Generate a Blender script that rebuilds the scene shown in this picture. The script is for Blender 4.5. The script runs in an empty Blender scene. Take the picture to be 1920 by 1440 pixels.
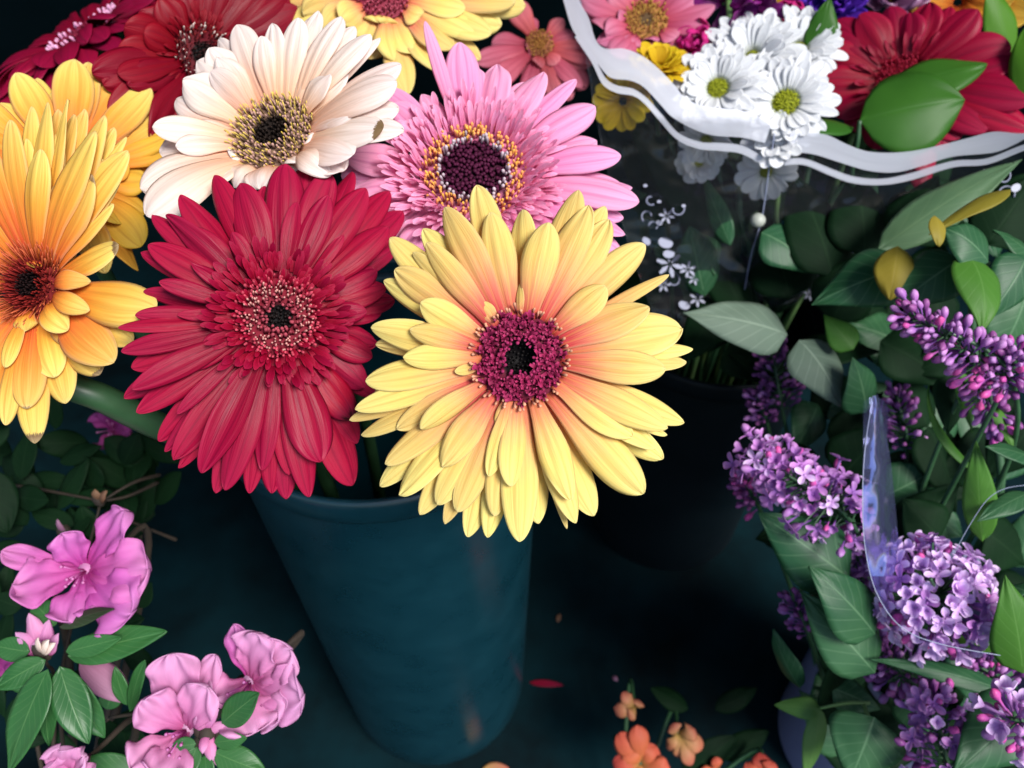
import bpy, math, random
import numpy as np
from mathutils import Vector

S = bpy.context.scene
COL = S.collection
RNG = random.Random(7)
PI = math.pi

# ------------------------------------------------------------------ camera
F = 1440.0                       # focal length in pixels of the 1920 wide photograph
PITCH = math.radians(48.0)
CAM = np.array([0.0, 0.0, 0.714])
R_ = np.array([1.0, 0.0, 0.0])
U_ = np.array([0.0, math.sin(PITCH), math.cos(PITCH)])
FW = np.array([0.0, math.cos(PITCH), -math.sin(PITCH)])
cd = bpy.data.cameras.new('camera')
cam = bpy.data.objects.new('camera', cd)
COL.objects.link(cam)
cam.location = CAM
cam.rotation_euler = (PI / 2 - PITCH, 0, 0)
cd.sensor_width = 36.0
cd.lens = 27.0
cd.clip_start = 0.02
cd.clip_end = 60.0
cd.dof.use_dof = True
cd.dof.focus_distance = 0.262
cd.dof.aperture_fstop = 13.0
S.camera = cam

# ------------------------------------------------------------------ light
SUN_FROM = np.array([0.46, -0.46, 0.82])
SUN_FROM = SUN_FROM / np.linalg.norm(SUN_FROM)
w = bpy.data.worlds.new('World')
S.world = w
w.use_nodes = True
nt = w.node_tree
sky = nt.nodes.new('ShaderNodeTexSky')
sky.sky_type = 'NISHITA'
sky.sun_disc = False
sky.sun_elevation = math.asin(SUN_FROM[2])
sky.sun_rotation = math.atan2(SUN_FROM[0], SUN_FROM[1])
bg = nt.nodes['Background']
nt.links.new(sky.outputs[0], bg.inputs[0])
bg.inputs[1].default_value = 0.085
sl = bpy.data.lights.new('sun', 'SUN')
sl.energy = 3.0
sl.angle = math.radians(24)
sl.color = (1.0, 0.97, 0.93)
so = bpy.data.objects.new('sun', sl)
COL.objects.link(so)
so.rotation_euler = Vector(SUN_FROM).to_track_quat('Z', 'Y').to_euler()
S.view_settings.view_transform = 'Standard'
S.view_settings.look = 'None'
S.view_settings.gamma = 1.0
S.view_settings.use_curve_mapping = False
S.view_settings.exposure = 1.02
S.render.engine = 'CYCLES'
S.cycles.max_bounces = 10
S.cycles.transparent_max_bounces = 16
S.cycles.use_denoising = True


# ------------------------------------------------------------------ helpers
def P(px, py, d):
    return CAM + d * (FW + (px - 960.0) / F * R_ + (720.0 - py) / F * U_)


def nrm(v):
    v = np.asarray(v, float)
    return v / (np.linalg.norm(v) + 1e-12)


def camdir(x, y, z):
    return nrm(x * R_ + y * U_ - z * FW)


def viewdir(px, py, x, y, z):
    """direction given against the line of sight through a place of the photograph"""
    zz = -nrm(FW + (px - 960.0) / F * R_ + (720.0 - py) / F * U_)
    xx = nrm(R_ - zz * np.dot(R_, zz)); yy = np.cross(zz, xx)
    return nrm(x * xx + y * yy + z * zz)


def rot(v, axis, a):
    axis = nrm(axis)
    return v * math.cos(a) + np.cross(axis, v) * math.sin(a) + axis * np.dot(axis, v) * (1 - math.cos(a))


class MB:
    """vertices, faces, one uv and one colour per vertex"""

    def __init__(s):
        s.v = []; s.f = []; s.uv = []; s.c = []

    def grid(s, pts, uvs, cols=None, close=False):
        nu, nv = pts.shape[:2]
        o = len(s.v)
        for i in range(nu):
            for j in range(nv):
                s.v.append(tuple(pts[i, j])); s.uv.append(tuple(uvs[i, j]))
                s.c.append(tuple(cols[i]) if cols is not None else (1, 1, 1))
        for i in range(nu - 1):
            for j in range(nv - (0 if close else 1)):
                k = (j + 1) % nv
                s.f.append((o + i * nv + j, o + i * nv + k, o + (i + 1) * nv + k, o + (i + 1) * nv + j))
        return o

    def tube(s, path, rad, sides=8, cols=None, cap=True):
        path = np.asarray(path, float); n = len(path)
        rad = np.broadcast_to(np.asarray(rad, float), (n,))
        ref = np.array([0.31, 0.17, 0.93])
        pts = np.zeros((n, sides, 3)); uv = np.zeros((n, sides, 2))
        for i in range(n):
            t = nrm(path[min(i + 1, n - 1)] - path[max(i - 1, 0)])
            if abs(np.dot(t, ref)) > 0.95: ref = np.array([0.9, -0.3, 0.2])
            a = nrm(np.cross(t, ref)); b = np.cross(t, a)
            for j in range(sides):
                an = 2 * PI * j / sides
                pts[i, j] = path[i] + rad[i] * (a * math.cos(an) + b * math.sin(an))
                uv[i, j] = (j / sides, i / max(1, n - 1))
        o = s.grid(pts, uv, cols, close=True)
        if cap:
            s.f.append(tuple(o + j for j in reversed(range(sides))))
            s.f.append(tuple(o + (n - 1) * sides + j for j in range(sides)))

    def lathe(s, c, prof, seg=48, axis=None):
        c = np.asarray(c, float)
        ax = nrm(axis) if axis is not None else np.array([0, 0, 1.0])
        a = nrm(np.cross(ax, [0.3, 0.9, 0.1])); b = np.cross(ax, a)
        n = len(prof)
        pts = np.zeros((n, seg, 3)); uv = np.zeros((n, seg, 2))
        for i, (r, h) in enumerate(prof):
            for j in range(seg):
                an = 2 * PI * j / seg
                pts[i, j] = c + ax * h + r * (a * math.cos(an) + b * math.sin(an))
                uv[i, j] = (j / seg, i / (n - 1))
        s.grid(pts, uv, close=True)

    def build(s, name, mats, parent=None, solid=0.0, sub=0):
        me = bpy.data.meshes.new(name)
        v = np.asarray(s.v, float)
        off = np.zeros(3)
        if parent is not None:
            off = np.array(world_loc(parent))
        else:
            off = np.array([v[:, 0].mean(), v[:, 1].mean(), v[:, 2].min()])
        me.from_pydata([tuple(x) for x in (v - off)], [], s.f)
        li = np.empty(len(me.loops), np.int32)
        me.loops.foreach_get('vertex_index', li)
        uvl = me.uv_layers.new(name='UVMap')
        uvl.data.foreach_set('uv', np.asarray(s.uv, np.float32)[li].ravel())
        ca = me.color_attributes.new('Col', 'FLOAT_COLOR', 'POINT')
        cc = np.ones((len(v), 4), np.float32); cc[:, :3] = np.asarray(s.c, np.float32)
        ca.data.foreach_set('color', cc.ravel())
        me.polygons.foreach_set('use_smooth', np.ones(len(me.polygons), bool))
        if not isinstance(mats, (list, tuple)): mats = [mats]
        for m in mats: me.materials.append(m)
        me.update()
        ob = bpy.data.objects.new(name, me)
        COL.objects.link(ob)
        if parent is None: ob.location = off
        else: ob.parent = parent
        if solid:
            md = ob.modifiers.new('thickness', 'SOLIDIFY'); md.thickness = solid; md.offset = 0.0
        if sub:
            md = ob.modifiers.new('smooth', 'SUBSURF'); md.levels = sub; md.render_levels = sub
        return ob


def world_loc(o):
    p = Vector((0, 0, 0))
    while o is not None:
        p = p + o.location; o = o.parent
    return tuple(p)


def tag(o, label=None, cat=None, group=None, kind=None):
    if label: o['label'] = label
    if cat: o['category'] = cat
    if group: o['group'] = group
    if kind: o['kind'] = kind
    return o


def thing(name, label, cat, loc, group=None):
    o = bpy.data.objects.new(name, None)
    COL.objects.link(o)
    o.location = tuple(loc); o.empty_display_size = 0.02
    return tag(o, label, cat, group)


def TT(n):
    return 1 - (1 - np.linspace(0, 1, n)) ** 1.9


def bez(p0, p1, p2, n):
    t = TT(n)[:, None]
    return (1 - t) ** 2 * p0 + 2 * t * (1 - t) * p1 + t * t * p2


def bez3(p0, p1, p2, p3, n):
    t = np.linspace(0, 1, n)[:, None]
    return (1 - t) ** 3 * p0 + 3 * t * (1 - t) ** 2 * p1 + 3 * t * t * (1 - t) * p2 + t ** 3 * p3


def smooth_path(pts, n):
    pts = [np.asarray(p, float) for p in pts]
    q = [2 * pts[0] - pts[1]] + pts + [2 * pts[-1] - pts[-2]]
    out = []
    k = len(pts) - 1
    for i in np.linspace(0, k - 1e-6, n):
        a = int(i); t = i - a
        p0, p1, p2, p3 = q[a:a + 4]
        out.append(.5 * (2 * p1 + (p2 - p0) * t + (2 * p0 - 5 * p1 + 4 * p2 - p3) * t * t + (3 * p1 - p0 - 3 * p2 + p3) * t ** 3))
    return np.array(out)


def sm(x):
    x = np.clip(x, 0, 1); return x * x * (3 - 2 * x)


def prof_gerbera(u, base=0.4, ut=0.6, pw=2.3):
    a = base + (1 - base) * sm(u / 0.62)
    x = np.clip((u - ut) / (1 - ut), 0, 1)
    return a * np.power(np.clip(1 - x ** pw, 0, 1), 0.58)


def prof_ellip(u):
    return np.power(np.clip(np.sin(PI * np.power(u, 0.85)), 0, 1), 0.75)


def prof_heart(u):
    return np.where(u < 0.3, np.sqrt(np.clip(1 - ((0.3 - u) / 0.3) ** 2, 0, 1)),
                    np.clip(1 - ((u - 0.3) / 0.7) ** 1.5, 0, 1) ** 1.05) * 1.0


def prof_lance(u):
    return np.clip(np.sin(PI * np.power(u, 0.72)), 0, 1) ** 0.9 * (1 - 0.25 * u)


def prof_obov(u):
    a = 0.16 + 0.84 * sm(u / 0.72)
    x = np.clip((u - 0.66) / 0.34, 0, 1)
    return a * np.sqrt(np.clip(1 - x ** 2.4, 0, 1))


def sheet(mb, mid, nref, W, prof, nv=9, cup=-0.16, ridge=0.0, nridge=3, twist=0.0, wave=0.0,
          wfreq=3.0, fold=0.0, cols=None, rng=RNG, curl=0.0, skew=0.0):
    """a petal or leaf blade along the mid line"""
    mid = np.asarray(mid, float); nu = len(mid)
    u = TT(nu); v = np.linspace(-1, 1, nv)
    ws = prof(u) * W
    ph = rng.uniform(0, 6.28); ph2 = rng.uniform(0, 6.28)
    pts = np.zeros((nu, nv, 3)); uv = np.zeros((nu, nv, 2))
    for i in range(nu):
        t = nrm(mid[min(i + 1, nu - 1)] - mid[max(i - 1, 0)])
        nn = nref - t * np.dot(t, nref)
        if np.linalg.norm(nn) < 1e-4: nn = U_ - t * np.dot(t, U_)
        nn = nrm(nn)
        sd = np.cross(t, nn)
        a = twist * (0.3 + 0.7 * u[i])
        sd, nn = sd * math.cos(a) + nn * math.sin(a), nn * math.cos(a) - sd * math.sin(a)
        for j in range(nv):
            x = v[j]
            up = cup * (x * x - 0.33) + fold * abs(x) + ridge * math.cos(nridge * PI * x) * (0.5 + 0.5 * sm((0.98 - u[i]) * 3)) \
                + curl * (u[i] ** 3) * x
            wv = wave * (abs(x) ** 1.6) * math.sin(wfreq * 2 * PI * u[i] + ph + (2.1 if x > 0 else 0) + ph2 * x) * sm(u[i] * 2.2)
            if wave: wv += wave * 0.8 * sm((u[i] - .6) / .4) * math.sin(2.5 * PI * x + ph2)
            pts[i, j] = mid[i] + sd * (ws[i] * (x + skew * u[i] * (1 - u[i]))) + nn * (up * ws[i] + wv * W)
            uv[i, j] = (0.5 + 0.5 * x, u[i])
    mb.grid(pts, uv, cols)


# ------------------------------------------------------------------ materials
def new_mat(name):
    m = bpy.data.materials.new(name); m.use_nodes = True
    n = m.node_tree.nodes; n.clear()
    return m, n, m.node_tree.links


def ramp(n, stops):
    r = n.new('ShaderNodeValToRGB')
    el = r.color_ramp.elements
    while len(el) < len(stops): el.new(0.5)
    for e, (p, c) in zip(el, stops):
        e.position = p; e.color = (*c, 1)
    return r


def mathn(n, l, op, a, b=None, c=None):
    m = n.new('ShaderNodeMath'); m.operation = op
    for i, x in enumerate((a, b, c)):
        if x is None: continue
        if isinstance(x, (int, float)): m.inputs[i].default_value = x
        else: l.new(x, m.inputs[i])
    return m.outputs[0]


def petal_mat(name, stops, groove=None, groove_amt=0.25, trans=0.3, rough=0.55, var=0.06, stripes=22.0, spec=0.22, brown=0.0, sheen=0.0, hue=0.022, edge_light=None):
    m, n, l = new_mat(name)
    uvn = n.new('ShaderNodeUVMap'); sep = n.new('ShaderNodeSeparateXYZ'); l.new(uvn.outputs[0], sep.inputs[0])
    oi = n.new('ShaderNodeObjectInfo')
    rp = ramp(n, stops)
    jit = mathn(n, l, 'MULTIPLY_ADD', oi.outputs['Random'], 0.16, -0.08)
    # long streaks following the petal
    comb = n.new('ShaderNodeCombineXYZ')
    l.new(mathn(n, l, 'MULTIPLY', sep.outputs[0], stripes), comb.inputs[0])
    l.new(mathn(n, l, 'MULTIPLY', sep.outputs[1], 2.2), comb.inputs[1])
    l.new(mathn(n, l, 'MULTIPLY', oi.outputs['Random'], 37.0), comb.inputs[2])
    nz = n.new('ShaderNodeTexNoise'); nz.inputs['Scale'].default_value = 1.0; nz.inputs['Detail'].default_value = 3.0
    l.new(comb.outputs[0], nz.inputs['Vector'])
    uu = mathn(n, l, 'ADD', sep.outputs[1], jit)
    uu = mathn(n, l, 'ADD', uu, mathn(n, l, 'MULTIPLY_ADD', nz.outputs[0], 0.24, -0.12))
    l.new(uu, rp.inputs[0])
    hs = n.new('ShaderNodeHueSaturation')
    l.new(rp.outputs[0], hs.inputs['Color'])
    l.new(mathn(n, l, 'MULTIPLY_ADD', oi.outputs['Random'], hue, 0.5 - hue / 2), hs.inputs['Hue'])
    val = mathn(n, l, 'MULTIPLY_ADD', nz.outputs[0], 0.34, 0.83)
    val = mathn(n, l, 'ADD', val, mathn(n, l, 'MULTIPLY_ADD', oi.outputs['Random'], 2 * var, -var))
    l.new(val, hs.inputs['Value'])
    colour = hs.outputs[0]
    if groove is not None:
        # two darker furrows running along the petal
        x = mathn(n, l, 'ABSOLUTE', mathn(n, l, 'MULTIPLY_ADD', sep.outputs[0], 2.0, -1.0))
        dd = mathn(n, l, 'ABSOLUTE', mathn(n, l, 'SUBTRACT', x, 0.30))
        g = mathn(n, l, 'SUBTRACT', 1.0, mathn(n, l, 'DIVIDE', dd, 0.12)); g = mathn(n, l, 'MAXIMUM', g, 0.0)
        g = mathn(n, l, 'MULTIPLY', g, groove_amt)
        mx = n.new('ShaderNodeMix'); mx.data_type = 'RGBA'; mx.blend_type = 'MIX'
        l.new(g, mx.inputs[0]); l.new(colour, mx.inputs[6]); mx.inputs[7].default_value = (*groove, 1)
        colour = mx.outputs[2]
    if brown:
        b = mathn(n, l, 'ADD', sep.outputs[1], mathn(n, l, 'MULTIPLY', nz.outputs[0], 0.10))
        b = mathn(n, l, 'ADD', b, mathn(n, l, 'MULTIPLY_ADD', oi.outputs['Random'], 0.10, -0.10))
        b = mathn(n, l, 'GREATER_THAN', b, brown)
        mx = n.new('ShaderNodeMix'); mx.data_type = 'RGBA'
        l.new(b, mx.inputs[0]); l.new(colour, mx.inputs[6]); mx.inputs[7].default_value = (0.24, 0.15, 0.07, 1)
        colour = mx.outputs[2]
    if edge_light is not None:  # light shining at the petal rims, painted as a paler edge colour
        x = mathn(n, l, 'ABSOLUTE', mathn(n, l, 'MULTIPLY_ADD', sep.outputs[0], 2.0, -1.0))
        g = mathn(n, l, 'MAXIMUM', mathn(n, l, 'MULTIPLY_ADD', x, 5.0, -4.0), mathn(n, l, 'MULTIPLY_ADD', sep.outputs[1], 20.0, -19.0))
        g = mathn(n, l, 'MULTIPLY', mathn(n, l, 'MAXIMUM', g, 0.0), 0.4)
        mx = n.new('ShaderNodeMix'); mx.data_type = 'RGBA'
        l.new(g, mx.inputs[0]); l.new(colour, mx.inputs[6]); mx.inputs[7].default_value = (*edge_light, 1)
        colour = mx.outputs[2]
    pb = n.new('ShaderNodeBsdfPrincipled')
    l.new(colour, pb.inputs['Base Color'])
    pb.inputs['Roughness'].default_value = rough
    pb.inputs['Specular IOR Level'].default_value = spec
    if sheen:
        pb.inputs['Sheen Weight'].default_value = sheen
        pb.inputs['Sheen Roughness'].default_value = 0.4
    bp = n.new('ShaderNodeBump'); bp.inputs['Strength'].default_value = 0.4; bp.inputs['Distance'].default_value = 0.0006
    l.new(nz.outputs[0], bp.inputs['Height']); l.new(bp.outputs[0], pb.inputs['Normal'])
    tr = n.new('ShaderNodeBsdfTranslucent'); l.new(colour, tr.inputs[0]); l.new(bp.outputs[0], tr.inputs['Normal'])
    mix = n.new('ShaderNodeMixShader'); mix.inputs[0].default_value = min(.5, trans * 1.4)
    l.new(pb.outputs[0], mix.inputs[1]); l.new(tr.outputs[0], mix.inputs[2])
    out = n.new('ShaderNodeOutputMaterial'); l.new(mix.outputs[0], out.inputs[0])
    return m


def leaf_mat(name, c1, c2, vein, rough=0.42, trans=0.25, veinamt=0.5, nveins=7.0, spec=0.2):
    m, n, l = new_mat(name)
    uvn = n.new('ShaderNodeUVMap'); sep = n.new('ShaderNodeSeparateXYZ'); l.new(uvn.outputs[0], sep.inputs[0])
    oi = n.new('ShaderNodeObjectInfo')
    tc = n.new('ShaderNodeTexCoord')
    nz = n.new('ShaderNodeTexNoise'); nz.inputs['Scale'].default_value = 45.0; nz.inputs['Detail'].default_value = 4.0
    l.new(tc.outputs['Object'], nz.inputs['Vector'])
    mx = n.new('ShaderNodeMix'); mx.data_type = 'RGBA'
    f = mathn(n, l, 'MULTIPLY_ADD', nz.outputs[0], 0.9, -0.2); f = mathn(n, l, 'ADD', f, mathn(n, l, 'MULTIPLY_ADD', oi.outputs['Random'], .5, -.2))
    cl = n.new('ShaderNodeClamp'); l.new(f, cl.inputs[0])
    l.new(cl.outputs[0], mx.inputs[0]); mx.inputs[6].default_value = (*c1, 1); mx.inputs[7].default_value = (*c2, 1)
    x = mathn(n, l, 'ABSOLUTE', mathn(n, l, 'MULTIPLY_ADD', sep.outputs[0], 2.0, -1.0))
    midr = mathn(n, l, 'SUBTRACT', 1.0, mathn(n, l, 'DIVIDE', x, 0.05)); midr = mathn(n, l, 'MAXIMUM', midr, 0.0)
    q = mathn(n, l, 'SUBTRACT', sep.outputs[1], mathn(n, l, 'MULTIPLY', mathn(n, l, 'POWER', x, 0.8), 0.30))
    q = mathn(n, l, 'FRACT', mathn(n, l, 'MULTIPLY', q, nveins))
    q = mathn(n, l, 'ABSOLUTE', mathn(n, l, 'SUBTRACT', q, 0.5))
    sv = mathn(n, l, 'MAXIMUM', mathn(n, l, 'SUBTRACT', 1.0, mathn(n, l, 'DIVIDE', q, 0.09)), 0.0)
    sv = mathn(n, l, 'MULTIPLY', sv, 0.40)
    vv = mathn(n, l, 'MAXIMUM', midr, sv)
    fac = mathn(n, l, 'MULTIPLY', vv, veinamt)
    m2 = n.new('ShaderNodeMix'); m2.data_type = 'RGBA'
    l.new(fac, m2.inputs[0]); l.new(mx.outputs[2], m2.inputs[6]); m2.inputs[7].default_value = (*vein, 1)
    pb = n.new('ShaderNodeBsdfPrincipled'); l.new(m2.outputs[2], pb.inputs['Base Color'])
    pb.inputs['Roughness'].default_value = rough + .04; pb.inputs['Specular IOR Level'].default_value = spec
    hh = mathn(n, l, 'SUBTRACT', mathn(n, l, 'MULTIPLY', nz.outputs[0], 0.4), vv)
    bp = n.new('ShaderNodeBump'); bp.inputs['Strength'].default_value = 0.18; bp.inputs['Distance'].default_value = 0.0006
    l.new(hh, bp.inputs['Height']); l.new(bp.outputs[0], pb.inputs['Normal'])
    tr = n.new('ShaderNodeBsdfTranslucent')
    br = n.new('ShaderNodeHueSaturation'); br.inputs['Value'].default_value = 1.5; br.inputs['Hue'].default_value = 0.47
    l.new(m2.outputs[2], br.inputs['Color']); l.new(br.outputs[0], tr.inputs[0])
    mix = n.new('ShaderNodeMixShader'); mix.inputs[0].default_value = trans
    l.new(pb.outputs[0], mix.inputs[1]); l.new(tr.outputs[0], mix.inputs[2])
    out = n.new('ShaderNodeOutputMaterial'); l.new(mix.outputs[0], out.inputs[0])
    return m


def plain_mat(name, col, rough=0.5, spec=0.5, noise=0.0, scale=20.0, col2=None, bump=0.0, attr=False, sss=0.0):
    m, n, l = new_mat(name)
    pb = n.new('ShaderNodeBsdfPrincipled')
    pb.inputs['Roughness'].default_value = rough; pb.inputs['Specular IOR Level'].default_value = spec
    pb.inputs['Base Color'].default_value = (*col, 1)
    if attr:
        a = n.new('ShaderNodeVertexColor'); a.layer_name = 'Col'
        l.new(a.outputs[0], pb.inputs['Base Color'])
    elif col2 is not None:
        tc = n.new('ShaderNodeTexCoord')
        nz = n.new('ShaderNodeTexNoise'); nz.inputs['Scale'].default_value = scale; nz.inputs['Detail'].default_value = 6.0
        nz.inputs['Roughness'].default_value = 0.62
        l.new(tc.outputs['Object'], nz.inputs['Vector'])
        rp = ramp(n, [(0.32, col), (0.7, col2)]); l.new(nz.outputs[0], rp.inputs[0])
        l.new(rp.outputs[0], pb.inputs['Base Color'])
        rr = mathn(n, l, 'MULTIPLY_ADD', nz.outputs[0], 0.3, rough - 0.15); l.new(rr, pb.inputs['Roughness'])
        if bump:
            bp = n.new('ShaderNodeBump'); bp.inputs['Strength'].default_value = bump; bp.inputs['Distance'].default_value = 0.001
            l.new(nz.outputs[0], bp.inputs['Height']); l.new(bp.outputs[0], pb.inputs['Normal'])
    out = n.new('ShaderNodeOutputMaterial'); l.new(pb.outputs[0], out.inputs[0])
    return m


def film_mat(name, tint, gloss=0.9, haze=0.04):
    """clear wrapping film: straight-through plus a fresnel sheen, a little milky"""
    m, n, l = new_mat(name)
    tr = n.new('ShaderNodeBsdfTransparent'); tr.inputs[0].default_value = (0.96, 0.97, 0.98, 1)
    gl = n.new('ShaderNodeBsdfGlossy'); gl.inputs['Roughness'].default_value = 0.12; gl.inputs[0].default_value = (*tint, 1)
    df = n.new('ShaderNodeBsdfDiffuse'); df.inputs[0].default_value = (*tint, 1)
    tc = n.new('ShaderNodeTexCoord')
    nz = n.new('ShaderNodeTexNoise'); nz.inputs['Scale'].default_value = 22.0; nz.inputs['Detail'].default_value = 2.0
    l.new(tc.outputs['Object'], nz.inputs['Vector'])
    bp = n.new('ShaderNodeBump'); bp.inputs['Strength'].default_value = 0.9; bp.inputs['Distance'].default_value = 0.02
    l.new(nz.outputs[0], bp.inputs['Height']); l.new(bp.outputs[0], gl.inputs['Normal'])
    fr = n.new('ShaderNodeFresnel'); fr.inputs[0].default_value = 1.45
    l.new(bp.outputs[0], fr.inputs['Normal'])
    m1 = n.new('ShaderNodeMixShader'); l.new(mathn(n, l, 'MULTIPLY', fr.outputs[0], gloss), m1.inputs[0])
    l.new(tr.outputs[0], m1.inputs[1]); l.new(gl.outputs[0], m1.inputs[2])
    m2 = n.new('ShaderNodeMixShader'); m2.inputs[0].default_value = haze
    l.new(m1.outputs[0], m2.inputs[1]); l.new(df.outputs[0], m2.inputs[2])
    out = n.new('ShaderNodeOutputMaterial'); l.new(m2.outputs[0], out.inputs[0])
    return m


M = {}
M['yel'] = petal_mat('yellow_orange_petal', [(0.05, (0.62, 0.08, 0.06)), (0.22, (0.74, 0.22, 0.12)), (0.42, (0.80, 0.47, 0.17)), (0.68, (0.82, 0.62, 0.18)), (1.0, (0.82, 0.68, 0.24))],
                     groove=(0.66, 0.36, 0.07), groove_amt=0.35, trans=0.28, edge_light=(.86, .76, .40))
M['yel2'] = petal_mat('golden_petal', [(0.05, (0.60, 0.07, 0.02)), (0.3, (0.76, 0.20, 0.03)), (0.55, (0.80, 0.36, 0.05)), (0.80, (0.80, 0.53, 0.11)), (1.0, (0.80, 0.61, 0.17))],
                      groove=(0.62, 0.30, 0.04), groove_amt=0.4, trans=0.28, edge_light=(.86, .66, .36))
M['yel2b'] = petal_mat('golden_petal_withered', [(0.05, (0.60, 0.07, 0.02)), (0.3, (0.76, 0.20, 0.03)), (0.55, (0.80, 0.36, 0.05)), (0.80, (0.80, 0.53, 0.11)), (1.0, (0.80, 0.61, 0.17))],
                       groove=(0.62, 0.30, 0.04), groove_amt=0.4, trans=0.28, edge_light=(.86, .66, .36), brown=0.955)
M['gold'] = petal_mat('orange_gold_petal', [(0.05, (0.55, 0.10, 0.02)), (0.4, (0.74, 0.26, 0.03)), (0.75, (0.78, 0.44, 0.05)), (1.0, (0.78, 0.52, 0.08))],
                      groove=(0.5, 0.2, 0.02), groove_amt=0.4, trans=0.28)
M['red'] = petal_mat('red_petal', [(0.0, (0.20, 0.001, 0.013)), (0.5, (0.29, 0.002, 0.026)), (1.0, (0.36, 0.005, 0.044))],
                     groove=(0.13, 0.001, 0.02), groove_amt=0.45, trans=0.2, rough=0.45, spec=0.22, hue=.006, edge_light=(.45, .02, .07))
M['redb'] = petal_mat('red_petal_bruised', [(0.0, (0.26, 0.002, 0.016)), (0.7, (0.34, 0.003, 0.022)), (0.83, (0.24, 0.004, 0.03)), (0.9, (0.03, 0.004, 0.006)), (1.0, (0.25, 0.008, 0.025))],
                      groove=(0.2, 0.002, 0.03), groove_amt=0.4, trans=0.2, rough=0.42, hue=.006, spec=.2)
M['crim'] = petal_mat('crimson_petal', [(0.0, (0.20, 0.002, 0.016)), (1.0, (0.27, 0.004, 0.04))], groove=(0.17, 0.002, 0.03), groove_amt=0.4, trans=0.2, rough=0.45, hue=.006, spec=.2)
M['dred'] = petal_mat('dark_red_petal', [(0.0, (0.16, 0.001, 0.008)), (1.0, (0.24, 0.003, 0.016))], groove=(0.15, 0.002, 0.015), groove_amt=0.4, trans=0.2, rough=0.45, hue=.006, spec=.2)
M['cream'] = petal_mat('cream_petal', [(0.0, (0.84, 0.44, 0.24)), (0.35, (0.86, 0.60, 0.44)), (0.66, (0.87, 0.74, 0.66)), (1.0, (0.88, 0.79, 0.76))],
                       groove=(0.70, 0.52, 0.42), groove_amt=0.3, trans=0.3, var=0.03)
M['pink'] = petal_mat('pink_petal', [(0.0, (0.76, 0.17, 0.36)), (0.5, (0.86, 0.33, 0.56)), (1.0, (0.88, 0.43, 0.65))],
                      groove=(0.55, 0.12, 0.34), groove_amt=0.45, trans=0.28, var=0.04, edge_light=(.9, .55, .74))
M['salmon'] = petal_mat('salmon_petal', [(0.0, (0.50, 0.06, 0.08)), (0.5, (0.62, 0.13, 0.18)), (1.0, (0.66, 0.20, 0.27))], groove=(0.42, 0.05, 0.1), groove_amt=0.4, trans=0.25)
M['white'] = petal_mat('white_petal', [(0.0, (0.70, 0.74, 0.66)), (0.25, (0.82, 0.83, 0.84)), (1.0, (0.84, 0.85, 0.87))], groove=(0.62, 0.64, 0.7), groove_amt=0.4, trans=0.25, var=0.03)
M['mumy'] = petal_mat('yellow_mum_petal', [(0.0, (0.65, 0.40, 0.01)), (1.0, (0.80, 0.58, 0.02))], groove=(0.55, 0.35, 0.01), groove_amt=0.3, trans=0.25)
M['azal'] = petal_mat('azalea_petal', [(0.0, (0.46, 0.03, 0.22)), (0.25, (0.60, 0.09, 0.40)), (0.7, (0.68, 0.19, 0.54)), (1.0, (0.74, 0.30, 0.62))], trans=0.42, stripes=8.0, var=0.05, rough=0.55)
M['azalp'] = petal_mat('pale_azalea_petal', [(0.0, (0.58, 0.08, 0.28)), (0.3, (0.70, 0.22, 0.48)), (1.0, (0.78, 0.43, 0.68))], trans=0.42, stripes=8.0, var=0.05, rough=0.55)
M['creamb'] = petal_mat('cream_petal_browned', [(0.0, (0.84, 0.44, 0.24)), (0.35, (0.86, 0.60, 0.44)), (0.66, (0.87, 0.74, 0.66)), (1.0, (0.88, 0.79, 0.76))], groove=(0.70, 0.52, 0.42), groove_amt=0.3, trans=0.3, var=0.03, brown=.93)
M['mauve'] = petal_mat('mauve_petal', [(0.0, (0.35, 0.14, 0.24)), (1.0, (0.34, 0.17, 0.28))], trans=0.2)
M['lilac'] = petal_mat('lilac_floret', [(0.0, (0.20, 0.08, 0.34)), (0.5, (0.36, 0.14, 0.48)), (0.8, (0.46, 0.19, 0.50)), (1.0, (0.54, 0.27, 0.58))], trans=0.15, var=0.12, stripes=5.0, rough=0.4)
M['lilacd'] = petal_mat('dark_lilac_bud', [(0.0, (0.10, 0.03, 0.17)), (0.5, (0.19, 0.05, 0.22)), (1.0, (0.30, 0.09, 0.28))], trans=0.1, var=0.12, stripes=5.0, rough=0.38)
M['lilacr'] = petal_mat('rosy_lilac_bud', [(0.0, (0.30, 0.10, 0.40)), (0.5, (0.50, 0.10, 0.40)), (1.0, (0.58, 0.08, 0.32))], trans=0.1, var=0.1, stripes=5.0, rough=0.35)
M['lilacp'] = petal_mat('pale_lilac_floret', [(0.0, (0.38, 0.14, 0.46)), (0.45, (0.56, 0.29, 0.64)), (0.75, (0.68, 0.44, 0.78)), (1.0, (0.80, 0.62, 0.88))], trans=0.2, var=0.08, stripes=5.0, rough=0.38)
M['purple'] = petal_mat('purple_petal', [(0.0, (0.10, 0.006, 0.08)), (1.0, (0.24, 0.015, 0.20))], trans=0.2, var=0.1, rough=0.4)
M['violet'] = petal_mat('violet_petal', [(0.0, (0.05, 0.01, 0.22)), (1.0, (0.12, 0.03, 0.50))], trans=0.2, var=0.15)
M['fuch'] = petal_mat('fuchsia_petal', [(0.0, (0.40, 0.004, 0.09)), (1.0, (0.70, 0.03, 0.26))], trans=0.25, var=0.12)
M['orange'] = petal_mat('orange_petal', [(0.0, (0.45, 0.26, 0.07)), (0.35, (0.50, 0.12, 0.05)), (1.0, (0.54, 0.09, 0.06))], trans=0.25, var=0.08, stripes=8.0)
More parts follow.
